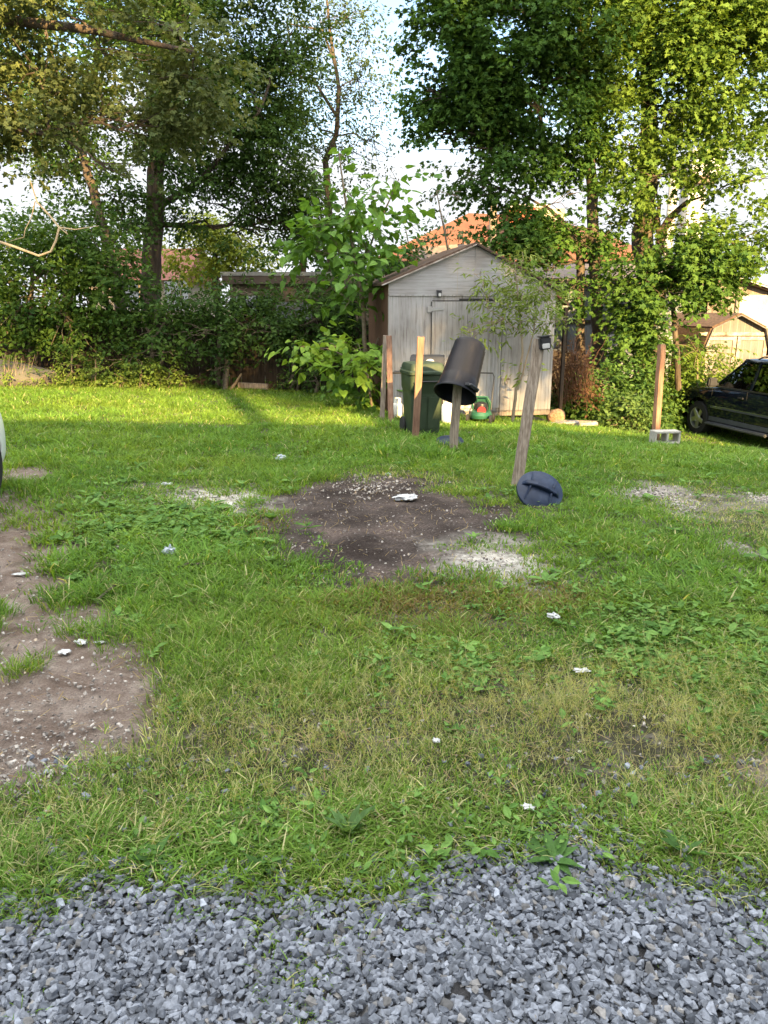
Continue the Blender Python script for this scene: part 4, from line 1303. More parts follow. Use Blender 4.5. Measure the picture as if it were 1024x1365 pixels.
# ------------------------------------------------------------------ vehicles
def bool_cut(o, cutters):
    for c in cutters:
        md = o.modifiers.new('b', 'BOOLEAN'); md.object = c; md.operation = 'DIFFERENCE'; md.solver = 'EXACT'
    dg = bpy.context.evaluated_depsgraph_get(); me = bpy.data.meshes.new_from_object(o.evaluated_get(dg))
    o.modifiers.clear(); o.data = me
    for c in cutters: bpy.data.objects.remove(c, do_unlink=True)
    me.polygons.foreach_set('use_smooth', [True] * len(me.polygons)); me.set_sharp_from_angle(angle=R(35))


def car(loc, rz, label, paint, S_):
    """local x forward, y left; S_ holds sizes"""
    s = empty('parked_car', loc, rz, label, 'car')
    W = S_['w']; st_ = S_['st']
    # lower body loft
    rings = []
    for x, w_, zb, zt in st_:
        h = zt - zb
        half = [(w_ * .80, zb), (w_ * .965, zb + .06), (w_ * .99, zb + h * .3), (w_, zb + h * .52), (w_ * .992, zb + h * .72), (w_ * .97, zt - .09), (w_ * .93, zt - .03), (w_ * .84, zt), (w_ * .4, zt + .025)]
        ring = [(x, -y, z) for y, z in half] + [(x, 0, zt + .03)] + [(x, y, z) for y, z in reversed(half)]
        rings.append(ring)
    n = len(rings[0]); vs = [p for r_ in rings for p in r_]; fs = []
    for i in range(len(rings) - 1):
        for k in range(n): fs.append((i * n + k, i * n + (k + 1) % n, (i + 1) * n + (k + 1) % n, (i + 1) * n + k))
    fs += [tuple(range(n - 1, -1, -1)), tuple(range((len(rings) - 1) * n, len(rings) * n))]
    body = MB().add(vs, fs).build('body', paint, s, local=True)
    md = body.modifiers.new('sub', 'SUBSURF'); md.levels = 2; md.render_levels = 2
    cut = []
    tr_ = S_['tyre']
    for wx in S_['axles']:
        for sy in (-1, 1):
            c = MB(); c.lathe([(tr_ + .07, -.24), (tr_ + .07, .35)], 40, mtx=Matrix.Translation((wx, sy * W, tr_ + .02)) @ Matrix.Rotation(R(-90 * sy), 4, 'X'))
            cut.append(c.build('cut', paint, s, local=True))
    bpy.context.view_layer.update()
    bool_cut(body, cut)
    # wheels
    for wx in S_['axles']:
        for sy in (-1, 1):
            mw = Matrix.Translation((wx, sy * (W - .13), tr_)) @ Matrix.Rotation(R(-90 * sy), 4, 'X')
            wv = MB(); wv.lathe([(tr_ * .62, -.11), (tr_ * .93, -.115), (tr_, -.09), (tr_, .09), (tr_ * .96, .112), (tr_ * .64, .118), (tr_ * .62, .1)], 40, mtx=mw, close=False)
            wo_ = wv.build('wheel', M['rubber'], s, smooth=True, local=True)
            rm = MB(); rm.lathe([(tr_ * .64, .116), (tr_ * .61, .108), (tr_ * .58, .06), (tr_ * .57, -.1), (tr_ * .1, -.1)], 40, mtx=mw, close=False)
            rm.build('rim', M['steel'], wo_, smooth=True, local=True)
            sp = MB()
            for k in range(5):
                a = 2 * math.pi * k / 5 + .3; rot = mw @ Matrix.Rotation(a, 4, 'Z')
                sp.prism([rot @ Vector(p) for p in ((0, -.055, .09), (tr_ * .60, -.045, .105), (tr_ * .60, .045, .105), (0, .055, .09))], (rot.to_3x3() @ Vector((0, 0, -.03))))
            sp.lathe([(tr_ * .22, .06), (tr_ * .22, .1), (tr_ * .15, .118), (.001, .12)], 20, mtx=mw)
            sp.build('spoke', M['steel'], wo_, smooth=False, local=True, bevel=.006)
            dk = MB(); dk.lathe([(tr_ * .55, 0), (tr_ * .55, .01)], 24, mtx=mw); dk.build('brake_disc', M['blackmetal'], wo_, local=True)
    # greenhouse
    zb, zt = S_['belt'], S_['roof']; wb, wt = S_['wb'], S_['wt']
    def pt(x, t, sy, off=0.0): return Vector((x, sy * (wb + (wt - wb) * t + off), zb + (zt - zb) * t))
    A0, A1, B0, B1 = S_['glass']    # front bottom, front top, rear bottom, rear top x
    for sy in (-1, 1):
        pil = S_['pillars']
        for (a0, a1, w0, w1) in pil:
            MB().prism([pt(a0, 0, sy), pt(a0 - w0, 0, sy), pt(a1 - w1, 1, sy), pt(a1, 1, sy)], (0, -sy * .05, 0)).build('pillar', paint, s, local=True, bevel=.006)
        for i in range(len(pil) - 1):
            a0, a1, w0, w1 = pil[i]; b0, b1, _, _ = pil[i + 1]
            MB().prism([pt(a0 - w0 + .005, .02, sy, -.02), pt(b0 - .005, .02, sy, -.02), pt(b1 - .005, .97, sy, -.02), pt(a1 - w1 + .005, .97, sy, -.02)], (0, -sy * .006, 0)).build('side_window', M['glass'], s, local=True)
        MB().beam(pt(A0, -.01, sy, .004), pt(B0, -.01, sy, .004), .03, .03).build('window_trim', M['blackmetal'], s, local=True)
    MB().prism([(A0 + .02, -wb + .05, zb), (A0 + .02, wb - .05, zb), (A1, wt - .05, zt), (A1, -wt + .05, zt)], (-.006, 0, .004)).build('windscreen', M['glass'], s, local=True)
    MB().prism([(B0, -wb + .05, zb), (B0, wb - .05, zb), (B1, wt - .05, zt), (B1, -wt + .05, zt)], (.006, 0, .004)).build('rear_window', M['glassdark'], s, local=True)
    # roof skin
    rr = []
    for x in np.linspace(A1 + .06, B1 - .06, 9):
        t = (x - B1) / (A1 - B1); cr = .03 + .035 * math.sin(math.pi * min(1, max(0, t)))
        rr.append([(x, -wt - .015, zt - .03), (x, -wt + .04, zt + .02), (x, -wt * .5, zt + cr), (x, 0, zt + cr + .01), (x, wt * .5, zt + cr), (x, wt - .04, zt + .02), (x, wt + .015, zt - .03), (x, 0, zt - .035)])
    n = 8; vs = [p for r_ in rr for p in r_]; fs = []
    for i in range(len(rr) - 1):
        for k in range(n): fs.append((i * n + k, i * n + (k + 1) % n, (i + 1) * n + (k + 1) % n, (i + 1) * n + k))
    fs += [tuple(range(n - 1, -1, -1)), tuple(range((len(rr) - 1) * n, len(rr) * n))]
    MB().add(vs, fs).build('roof', paint, s, smooth=True, local=True)
    if S_.get('rack'):
        for sy in (-1, 1):
            r_ = MB(); r_.tube([(A1 - .25, sy * (wt - .1), zt + .03), (A1 - .4, sy * (wt - .1), zt + .09), (B1 + .35, sy * (wt - .1), zt + .09), (B1 + .2, sy * (wt - .1), zt + .03)], .016, 8); r_.build('roof_rail', M['blackmetal'], s, smooth=True, local=True)
    # interior
    for x_ in (.05, -1.0):
        for sy in (-1, 1):
            q = MB(); q.box((x_, sy * .38, zb - .25), (.5, .5, .2)); q.box((x_ - .3, sy * .38, zb + .1), (.14, .48, .62), Matrix.Rotation(R(-14), 3, 'Y')); q.box((x_ - .38, sy * .38, zb + .47), (.09, .26, .17)); q.build('seat', M['seat'], s, bevel=.04, local=True)
    wv = MB(); wv.tube([Vector((.58 + .03 * math.sin(a), .38 + .18 * math.cos(a), zb + .02 + .17 * math.sin(a))) for a in np.linspace(0, 2 * math.pi, 20)], .014, 6, caps=False); wv.build('steering_wheel', M['blackmetal'], s, local=True)
    MB().box((.85, 0, zb - .06), (.4, wb * 1.8, .1)).build('dashboard', M['seat'], s, bevel=.03, local=True)
    # doors: shut lines, handles, moulding
    for sy in (-1, 1):
        sw = S_['side']
        for xd in S_['doorlines']:
            MB().beam((xd, sy * (sw + .001), S_['sill'] + .1), (xd, sy * (sw * .985), zb - .02), .006, .012, (1, 0, 0)).build('door_gap', M['blackmetal'], s, local=True)
        for xd in S_['handles']:
            MB().box((xd, sy * (sw + .012), zb - .16), (.17, .03, .035)).build('door_handle', M['black'] if paint == M['carblack'] else paint, s, bevel=.008, local=True)
        mz = zb - .44
        MB().box(((S_['axles'][0] + S_['axles'][1]) / 2, sy * (sw + .006), mz), (S_['axles'][0] - S_['axles'][1] - 2 * tr_ - .22, .022, .055)).build('side_moulding', M['greybumper'] if paint == M['carblack'] else paint, s, bevel=.006, local=True)
        MB().box((.05, sy * (sw + .018), mz + .022), (1.9, .004, .008)).build('moulding_strip', M['chrome'], s, local=True)
        if S_.get('step'):
            MB().box(((S_['axles'][0] + S_['axles'][1]) / 2, sy * (sw + .02), S_['sill'] + .03), (1.95, .2, .06)).build('running_board', M['greybumper'], s, bevel=.02, local=True)
            MB().box(((S_['axles'][0] + S_['axles'][1]) / 2, sy * (sw + .004), S_['sill'] + .13), (1.95, .02, .10)).build('sill_panel', M['greybumper'], s, bevel=.008, local=True)
        # mirror
        q = MB(); q.box((A0 - .12, sy * (wb + .17), zb + .10), (.12, .22, .19), taper=.9); q.box((A0 - .1, sy * (wb + .03), zb + .05), (.08, .12, .05))
        q.build('mirror', M['black'], s, bevel=.03, local=True)
        # lamps
        xf, wf, zf = S_['lamp']
        MB().box((xf, sy * wf, zf), (.16, .28, .16), Matrix.Rotation(R(-20 * sy), 3, 'Z')).build('headlight', M['lamp_lens'], s, bevel=.03, local=True)
        MB().box((xf - .14, sy * (wf + .13), zf - .01), (.14, .03, .11), Matrix.Rotation(R(-8 * sy), 3, 'Z')).build('indicator', M['amber'], s, bevel=.01, local=True)
        xr = S_['st'][-1][0]
        MB().box((xr + .06, sy * (W - .13), zb - .22), (.1, .16, .36)).build('tail_light', M['red'], s, bevel=.02, local=True)
    x0 = S_['st'][0][0]
    MB().box((x0 - .06, 0, S_['bz']), (.22, W * 1.45, .22)).build('front_bumper', paint if paint == M['carwhite'] else M['carblack'], s, bevel=.06, local=True)
    MB().box((x0 - .015, 0, S_['bz'] + .2), (.06, W * .9, .13)).build('grille', M['blackmetal'], s, bevel=.02, local=True)
    if S_.get('text'):
        cu = bpy.data.curves.new('t', 'FONT'); cu.body = S_['text']; cu.size = .062; cu.extrude = .002; cu.shear = .3
        to = bpy.data.objects.new('t', cu); COL.objects.link(to); bpy.context.view_layer.update()
        me = bpy.data.meshes.new_from_object(to.evaluated_get(bpy.context.evaluated_depsgraph_get())); bpy.data.objects.remove(to)
        me.materials.append(M['chrome']); ob = bpy.data.objects.new('lettering', me); COL.objects.link(ob); ob.parent = s
        ob.location = (S_['axles'][0] - .52, S_['side'] + .019, zb - .462); ob.rotation_euler = (R(90), 0, R(180))
    return s


SUV = dict(w=.95, side=.944, tyre=.375, axles=(1.46, -1.41), belt=1.13, roof=1.73, wb=.875, wt=.70, sill=.30, bz=.50, step=True, rack=True, text='TRAILBLAZER',
           st=[(2.43, .55, .42, .70), (2.40, .76, .34, .84), (2.30, .86, .27, .95), (2.05, .925, .26, 1.03), (1.5, .945, .26, 1.075), (.98, .95, .28, 1.12), (.4, .95, .28, 1.13), (-.6, .95, .28, 1.135), (-1.6, .95, .28, 1.14), (-2.2, .93, .28, 1.14), (-2.42, .89, .32, 1.10), (-2.47, .78, .42, .98)],
           glass=(1.0, .30, -2.32, -2.12), pillars=[(1.02, .32, .05, .06), (-.10, -.12, .07, .07), (-1.08, -1.10, .09, .08), (-2.2, -2.05, .12, .12)],
           doorlines=(1.0, -.14, -1.1), handles=(.02, -.98), lamp=(2.27, .70, .80))
fw = P(930, 577, 17.5)     # front wheel contact of the dark car
hd = R(90 + 13)            # heading
hx, hy = math.cos(hd), math.sin(hd)
wl = Vector((-hy, hx, 0))  # left
ctr = Vector((fw.x, fw.y, 0)) - Vector((hx, hy, 0)) * 1.46 - wl * .86
car((ctr.x, ctr.y, -1.20), hd, 'dark blue black sport utility vehicle parked on the lawn at right', M['carblack'], SUV)

HB = dict(w=.90, side=.893, tyre=.32, axles=(1.32, -1.30), belt=.93, roof=1.42, wb=.83, wt=.62, sill=.24, bz=.40,
          st=[(2.20, .45, .26, .60), (2.16, .66, .20, .70), (2.02, .79, .18, .78), (1.75, .87, .18, .84), (1.3, .895, .18, .88), (.9, .9, .2, .92), (.3, .9, .2, .93), (-.6, .9, .2, .94), (-1.4, .9, .2, .95), (-1.9, .86, .22, .94), (-2.12, .80, .26, .88), (-2.18, .66, .34, .78)],
          glass=(.95, .15, -1.9, -1.35), pillars=[(.97, .17, .05, .05), (-.15, -.18, .06, .06), (-1.0, -1.0, .08, .08), (-1.8, -1.4, .12, .12)],
          doorlines=(.92, -.18, -1.05), handles=(-.02, -.88), lamp=(1.96, .42, .64))
fr = P(7, 650, 6.9)
hd = R(90 + 4); hx, hy = math.cos(hd), math.sin(hd); rt = Vector((hy, -hx, 0))
ctr = Vector((fr.x, fr.y, 0)) - Vector((hx, hy, 0)) * 1.95 - rt * .74
car((ctr.x, ctr.y, gz(ctr.x, ctr.y) + .0), hd, 'white car at the left edge, only its front corner in view', M['carwhite'], HB)


# ------------------------------------------------------------------ fence
def fence():
    a = Vector((-10.5, 18.0, 0)); b = Vector((.2, 17.7, 0)); L = (b - a).length; d = (b - a).normalized()
    s = empty('board_fence', (a.x, a.y, gz(a.x, a.y)), 0, 'dark unpainted board fence along the back of the yard', 'fence')
    rs = random.Random(2); pan = MB(); x = 0
    while x < L:
        w = rs.uniform(.13, .15); p = a + d * (x + w / 2); z = gz(p.x, p.y); h = 1.55 + rs.uniform(-.03, .03)
        rot = Matrix.Rotation(math.atan2(d.y, d.x) + R(rs.uniform(-1, 1)), 3, 'Z') @ Matrix.Rotation(R(rs.uniform(-.8, .8)), 3, 'Y')
        pan.box(p + Vector((0, rs.uniform(-.004, .004), z + h / 2)), (w - .006, .02, h), rot); x += w
    pan.build('boards', M['fence'], s)
    x = 0
    while x <= L + .01:
        p = a + d * x; z = gz(p.x, p.y); MB().box(p + Vector((0, .07, z + .8)), (.09, .09, 1.75)).build('post', M['fence'], s); x += 2.14
    for zz in (.35, 1.3): MB().beam(a + Vector((0, .035, gz(a.x, a.y) + zz)), b + Vector((0, .035, gz(b.x, b.y) + zz)), .04, .08).build('rail', M['fence'], s)


fence()
def fence_right():
    a = Vector((3.6, 17.6, 0)); b = Vector((6.2, 20.5, 0)); L = (b - a).length; d = (b - a).normalized()
    s = empty('board_fence', (a.x, a.y, gz(a.x, a.y)), 0, 'dark low fence half hidden by bushes right of the shed', 'fence')
    rs = random.Random(3); pan = MB(); x = 0
    while x < L:
        p = a + d * (x + .07); z = gz(p.x, p.y); h = 1.5
        pan.box(p + Vector((0, 0, z + h / 2)), (.13, .02, h), Matrix.Rotation(math.atan2(d.y, d.x), 3, 'Z')); x += .145
    pan.build('boards', M['fence'], s)
    for k in (0, .5, 1):
        p = a.lerp(b, k) + Vector((-.05, .07, 0)); z = gz(p.x, p.y); MB().box(p + Vector((0, 0, z + .8)), (.09, .09, 1.7)).build('post', M['fence'], s)


fence_right()


# ------------------------------------------------------------------ buildings behind
def gbase(x, y): return gz(x, y) - .1


def flat_building():
    a = P(298, 364, 22); b = P(500, 366, 22)
    s = empty('flat_roofed_garage', ((a.x + b.x) / 2, 22, gbase(-1, 22)), 0, 'low dim flat roofed garage with pale roof edge behind the hedge', 'garage')
    z0 = gbase(-1, 22); zt = a.z
    MB().box(((a.x + b.x) / 2, 25, (z0 + zt) / 2 - .1), (b.x - a.x - .3, 6, zt - z0 - .25)).build('wall', M['darkwall'], s)
    r = MB().box(((a.x + b.x) / 2, 25, zt - .16), (b.x - a.x, 6.5, .26)).build('roof', M['greyroof'], s)
    MB().box(((a.x + b.x) / 2, 21.72, zt - .03), (b.x - a.x + .06, .05, .10)).build('gutter', M['whitepaint'], r, bevel=.01)
    d0 = P(392, 420, 22)
    dr = MB().box((d0.x, 21.97, z0 + 1.1), (1.0, .06, 2.1)).build('door', M['greywall'], s, bevel=.01)
    for sx in (-.55, .55): MB().box((d0.x + sx, 21.95, z0 + 1.1), (.09, .1, 2.2)).build('door_frame', M['fence'], dr)
    for uu in (340, 450):
        w0 = P(uu, 412, 22); wd = MB().box((w0.x, 21.97, w0.z), (1.0, .05, .7)).build('window', M['glassdark'], s); MB().box((w0.x, 21.94, w0.z - .38), (1.15, .1, .06)).build('sill', M['fence'], wd)


def cream_house():
    a = P(120, 345, 32); b = P(262, 345, 32); z0 = gbase(-10, 32); ze = P(200, 372, 32).z; zr = P(200, 338, 34).z
    xa, xb = P(110, 350, 32).x, P(236, 350, 32).x
    s = empty('cream_house', ((xa + xb) / 2, 34, z0), 0, 'cream house with faded red roof seen behind the thick tree trunk', 'house')
    MB().box(((xa + xb) / 2, 35.5, (z0 + ze) / 2), (xb - xa, 6.9, ze - z0)).build('wall', M['cream'], s)
    MB().prism([(xa - .3, 31.7, ze - .05), (xa - .3, 35.5, zr + .3), (xa - .3, 39.3, ze - .05)], (xb - xa + .6, 0, 0)).build('roof', M['pinkroof'], s)
    for uu in (170, 235):
        w0 = P(uu, 392, 32); wd = MB().box((w0.x, 32.02, w0.z), (.9, .08, 1.1)).build('window', M['glassdark'], s); MB().box((w0.x, 31.98, w0.z - .6), (1.05, .12, .07)).build('sill', M['whitepaint'], wd)


def orange_building():
    Y = 33; z0 = gbase(3, 33)
    pl = [P(500, 345, Y), P(540, 318, Y), P(600, 297, Y), P(650, 286, Y), P(780, 300, Y), P(850, 312, Y), P(880, 345, Y)]
    s = empty('warehouse', (pl[3].x, Y, z0), 0, 'long low building with rusty orange roof behind the shed', 'building')
    x0, x1 = pl[0].x, pl[-1].x; ze = P(600, 349, Y).z
    MB().box(((x0 + x1) / 2, Y + 6, (z0 + ze) / 2), (x1 - x0, 12, ze - z0)).build('wall', M['greywall'], s)
    # hipped roof: ridge further back
    rz_ = P(650, 284, Y + 5).z
    e0 = Vector((x0 - .3, Y - .4, ze)); e1 = Vector((x1 + .3, Y - .4, ze)); e2 = Vector((x1 + .3, Y + 12.4, ze)); e3 = Vector((x0 - .3, Y + 12.4, ze))
    r0 = Vector((P(625, 284, Y + 5).x, Y + 5, rz_)); r1 = Vector((P(700, 290, Y + 5).x, Y + 5, rz_ - .1)); r2 = Vector((P(800, 300, Y + 5).x, Y + 6, P(800, 306, Y + 6).z))
    ro = MB().add([e0, e1, e2, e3, r0, r1, r2], [(0, 1, 6, 5, 4), (1, 2, 6), (2, 3, 4, 5, 6), (3, 0, 4), (3, 2, 1, 0)]).build('roof', M['orangeroof'], s)
    MB().add([P(548, 331, Y - .1), P(650, 322, Y - .1), P(655, 345, Y - .45), P(560, 346, Y - .45), P(548, 333, Y + .2), P(650, 324, Y + .2), P(655, 347, Y - .2), P(560, 348, Y - .2)],
             [(0, 1, 2, 3), (7, 6, 5, 4), (0, 4, 5, 1), (1, 5, 6, 2), (2, 6, 7, 3), (3, 7, 4, 0)]).build('roof_patch', M['greyroof'], ro)
    c = P(700, 318, Y + 1.5); ct_ = P(700, 278, Y + 1.5)
    ch = MB().box((c.x, Y + 1.5, (c.z + ct_.z) / 2 - .3), (1.6, 1.1, ct_.z - c.z + .6)).build('chimney', M['brick'], ro, bevel=.01)
    MB().box((c.x, Y + 1.5, ct_.z + .03), (1.8, 1.3, .12)).build('cap', M['concrete'], ch)
    g0 = P(730, 300, Y + 1); MB().box((g0.x, Y + 1, g0.z), (1.2, .8, 1.2)).build('dormer', M['cream'], ro)
    for uu in (560, 720, 760, 800):
        w0 = P(uu, 372, Y); wd = MB().box((w0.x, Y - .01, w0.z), (1.2, .06, .9)).build('window', M['glassdark'], s); MB().box((w0.x, Y - .06, w0.z - .5), (1.4, .1, .08)).build('sill', M['concrete'], wd)


def grey_garage():
    Y = 21.5; a = P(705, 372, Y); b = P(905, 372, Y); z0 = gbase(6, 21.5)
    s = empty('grey_garage', ((a.x + b.x) / 2, Y, z0), 0, 'blue grey garage wall with dark eave behind the maple trunks', 'garage')
    zt = a.z; xm = (a.x + b.x) / 2
    MB().box((xm, Y + 3, (z0 + zt) / 2 - .05), (b.x - a.x, 6, zt - z0 - .1)).build('wall', M['greywall'], s)
    r = MB().prism([(a.x - .3, Y - .45, zt - .08), (a.x - .3, Y + 3, zt + .55), (a.x - .3, Y + 6.45, zt - .08)], (b.x - a.x + .6, 0, 0)).build('roof', M['greyroof'], s)
    MB().box((xm, Y - .47, zt - .06), (b.x - a.x + .6, .06, .14)).build('gutter', M['blackmetal'], r, bevel=.01)
    d0 = P(781, 430, Y)
    dr = MB().box((d0.x, Y - .02, z0 + 1.2), (1.0, .06, 2.3)).build('door', M['greywall'], s, bevel=.01)
    q = MB()
    for sx in (-.55, .55): q.box((d0.x + sx, Y - .04, z0 + 1.2), (.10, .1, 2.4))
    q.box((d0.x, Y - .04, z0 + 2.45), (1.2, .1, .10)); q.build('door_frame', M['fence'], dr)
    MB().box((d0.x + .38, Y - .09, z0 + 1.15), (.04, .08, .12)).build('handle', M['chrome'], dr)
    w0 = P(840, 425, Y); wd = MB().box((w0.x, Y - .01, w0.z), (1.1, .05, .8)).build('window', M['glassdark'], s); MB().box((w0.x, Y - .06, w0.z - .44), (1.25, .1, .06)).build('sill', M['whitepaint'], wd)


def weathered_barn():
    Y = 26; z0 = gbase(12, 26)
    pk = P(938, 360, Y); e = P(1060, 402, Y); x1 = e.x
    s = empty('weathered_barn', (pk.x, Y, z0), 0, 'peeling board barn with sloping roof rising behind the cream barn shed', 'barn')
    MB().prism([(pk.x, Y, z0), (x1, Y, z0), (x1, Y, e.z), (pk.x, Y, pk.z)], (0, 6, 0)).build('wall', M['barnwall'], s)
    k = (e.z - pk.z) / (x1 - pk.x)
    r = MB().prism([(pk.x - .25, Y - .3, pk.z - k * .25 + .02), (x1 + .4, Y - .3, e.z + k * .4 + .02), (x1 + .4, Y - .3, e.z + k * .4 + .14), (pk.x - .25, Y - .3, pk.z - k * .25 + .14)], (0, 6.6, 0)).build('roof', M['shingle'], s)
    MB().beam((pk.x - .25, Y - .32, pk.z - k * .25 + .08), (x1 + .4, Y - .32, e.z + k * .4 + .08), .03, .17, (0, 1, 0)).build('fascia', M['whitepaint'], r)
    p = P(1007, 410, Y); d = MB().box((p.x, Y - .02, p.z - .5), (1.1, .05, 1.8)).build('panel', M['concrete'], s)
    MB().box((p.x - .62, Y - .03, p.z - .45), (.10, .06, 1.9)).build('trim', M['barnwall2'], s)
    lo = P(905, 425, Y); MB().box((lo.x - .4, Y + 2, (z0 + lo.z) / 2 + .4), (2.6, 4, lo.z - z0 + .8)).build('side_wing', M['greywall'], s)


def barn_shed():
    Y = 21.3; z0 = gbase(9.5, 21.3)
    xc = P(985, 420, Y).x
    pk = P(985, 420, Y); sh = P(948, 438, Y); ev = P(937, 468, Y); a = sh.x - xc; b = ev.x - xc
    s = empty('barn_shed', (xc, Y, z0), R(0), 'small cream gambrel roofed shed with framed double doors at right', 'shed')
    prof = [(b, z0), (b, ev.z), (a, sh.z), (0, pk.z), (-a, sh.z), (-b, ev.z), (-b, z0)]
    MB().prism([(xc + x, Y, z) for x, z in prof], (0, .06, 0)).build('front_wall', M['barnwall2'], s)
    D = Vector((-1.0, 2.6, 0))
    MB().prism([(xc + b * .98, Y + .07, z0), (xc + b * .98, Y + .07, ev.z), (xc - b * .98, Y + .07, ev.z), (xc - b * .98, Y + .07, z0)], D).build('side_wall', M['shadebrown'], s)
    off = Vector((-.1, -.12, 0)); 
    for (p, q) in (((0, pk.z), (a, sh.z)), ((a, sh.z), (b - .08, ev.z - .12)), ((0, pk.z), (-a, sh.z)), ((-a, sh.z), (-b + .08, ev.z - .12))):
        nrm = Vector((-(q[1] - p[1]), 0, q[0] - p[0])).normalized() * .06
        if nrm.z < 0: nrm = -nrm
        A = Vector((xc + p[0], Y - .12, p[1])); B = Vector((xc + q[0], Y - .12, q[1]))
        r = MB().prism([A, B, B + nrm, A + nrm], D + Vector((0, .2, 0))).build('roof', M['shingle'], s)
        MB().beam(A + Vector((0, -.02, .0)), B + Vector((0, -.02, 0)), .02, .09, (0, 1, 0)).build('fascia', M['barnwall2'], r)
    zt = P(985, 446, Y).z
    for sx in (-1, 1):
        d = MB().box((xc + sx * .42, Y - .03, (z0 + zt) / 2), (.74, .04, zt - z0 - .1)).build('door', M['barnwall2'], s)
        t = MB()
        for ex in (-.36, .36): t.box((xc + sx * .42 + ex, Y - .06, (z0 + zt) / 2), (.09, .03, zt - z0 - .1))
        t.box((xc + sx * .42, Y - .062, zt - .1), (.63, .03, .09)); t.build('frame', M['junk'], d)
    MB().box((xc, Y - .05, zt + .02), (2.1, .07, .09)).build('door_head', M['junk'], s)


def tower():
    Y = 52; 
    s = None
    a = P(905, 330, Y); b = P(940, 205, Y); z0 = gbase(20, 52)
    s = empty('white_tower', ((a.x + b.x) / 2, Y, z0), 0, 'tall white concrete tower with boxed head far behind the right maple', 'tower')
    w = b.x - a.x
    MB().box(((a.x + b.x) / 2, Y, (z0 + b.z) / 2), (w * .96, 1.6, b.z - z0)).build('shaft', M['whitepaint'], s)
    t = P(930, 222, Y); MB().box((t.x, Y - .3, t.z), (w * 1.7, 2.4, 1.5)).build('head_box', M['whitepaint'], s, bevel=.03)
    MB().box((t.x, Y - .3, t.z - .95), (w * 1.5, 2.2, .4)).build('neck_slab', M['greyroof'], s)  # darker grey brown slab below the head box
    p = P(893, 300, Y); MB().tube([(p.x, Y, z0), (p.x, Y, P(893, 215, Y).z)], .28, 10).build('flue', M['concrete'], s, smooth=True)
    for dz in (-3, -5.5, -8): MB().box(((a.x + b.x) / 2, Y - .81, b.z + dz), (w * .9, .06, .08)).build('band', M['concrete'], s)


flat_building(); cream_house(); orange_building(); grey_garage(); weathered_barn(); barn_shed(); tower()
p0 = P(655, 332, 30); o = MB().tube([(p0.x, 30, gbase(4, 30)), (p0.x + .03, 30, P(655, 268, 30).z)], [.16, .13], 10).build('utility_pole', M['bark_pale'], smooth=True)
origin_to(o, (p0.x, 30, gbase(4, 30))); tag(o, 'short pale round pole standing behind the shed gable', 'pole')


# ------------------------------------------------------------------ trees
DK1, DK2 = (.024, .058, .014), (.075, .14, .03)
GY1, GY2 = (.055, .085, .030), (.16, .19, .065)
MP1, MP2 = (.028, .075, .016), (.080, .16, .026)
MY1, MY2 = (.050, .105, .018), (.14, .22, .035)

DENS = 1.85
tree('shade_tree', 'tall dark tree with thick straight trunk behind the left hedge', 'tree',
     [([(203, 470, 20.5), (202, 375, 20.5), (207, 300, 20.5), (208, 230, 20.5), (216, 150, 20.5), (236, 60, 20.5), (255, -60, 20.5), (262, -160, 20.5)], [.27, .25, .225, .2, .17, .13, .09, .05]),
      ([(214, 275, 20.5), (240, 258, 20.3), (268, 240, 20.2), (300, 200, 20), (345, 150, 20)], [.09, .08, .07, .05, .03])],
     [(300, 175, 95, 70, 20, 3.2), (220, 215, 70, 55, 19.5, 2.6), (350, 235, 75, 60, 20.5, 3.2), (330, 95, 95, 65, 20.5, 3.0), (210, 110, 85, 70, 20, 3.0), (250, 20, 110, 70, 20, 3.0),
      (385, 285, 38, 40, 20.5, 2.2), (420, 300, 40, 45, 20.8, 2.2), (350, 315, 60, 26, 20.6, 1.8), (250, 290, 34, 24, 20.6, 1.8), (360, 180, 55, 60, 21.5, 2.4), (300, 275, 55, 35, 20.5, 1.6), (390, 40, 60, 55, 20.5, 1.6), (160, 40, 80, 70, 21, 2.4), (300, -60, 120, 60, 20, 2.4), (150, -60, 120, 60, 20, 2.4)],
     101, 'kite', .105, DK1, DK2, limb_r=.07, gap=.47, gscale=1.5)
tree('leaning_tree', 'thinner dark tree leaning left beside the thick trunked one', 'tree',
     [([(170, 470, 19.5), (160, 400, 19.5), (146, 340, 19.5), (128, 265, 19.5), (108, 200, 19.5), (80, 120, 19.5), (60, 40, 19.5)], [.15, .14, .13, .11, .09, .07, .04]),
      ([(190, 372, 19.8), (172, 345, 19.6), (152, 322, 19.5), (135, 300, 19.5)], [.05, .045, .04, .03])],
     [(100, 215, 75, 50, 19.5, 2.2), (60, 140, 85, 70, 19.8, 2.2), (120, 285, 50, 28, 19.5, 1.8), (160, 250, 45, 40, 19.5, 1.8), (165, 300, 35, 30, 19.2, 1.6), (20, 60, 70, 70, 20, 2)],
     102, 'kite', .11, DK1, DK2, limb_r=.05, gap=.45)
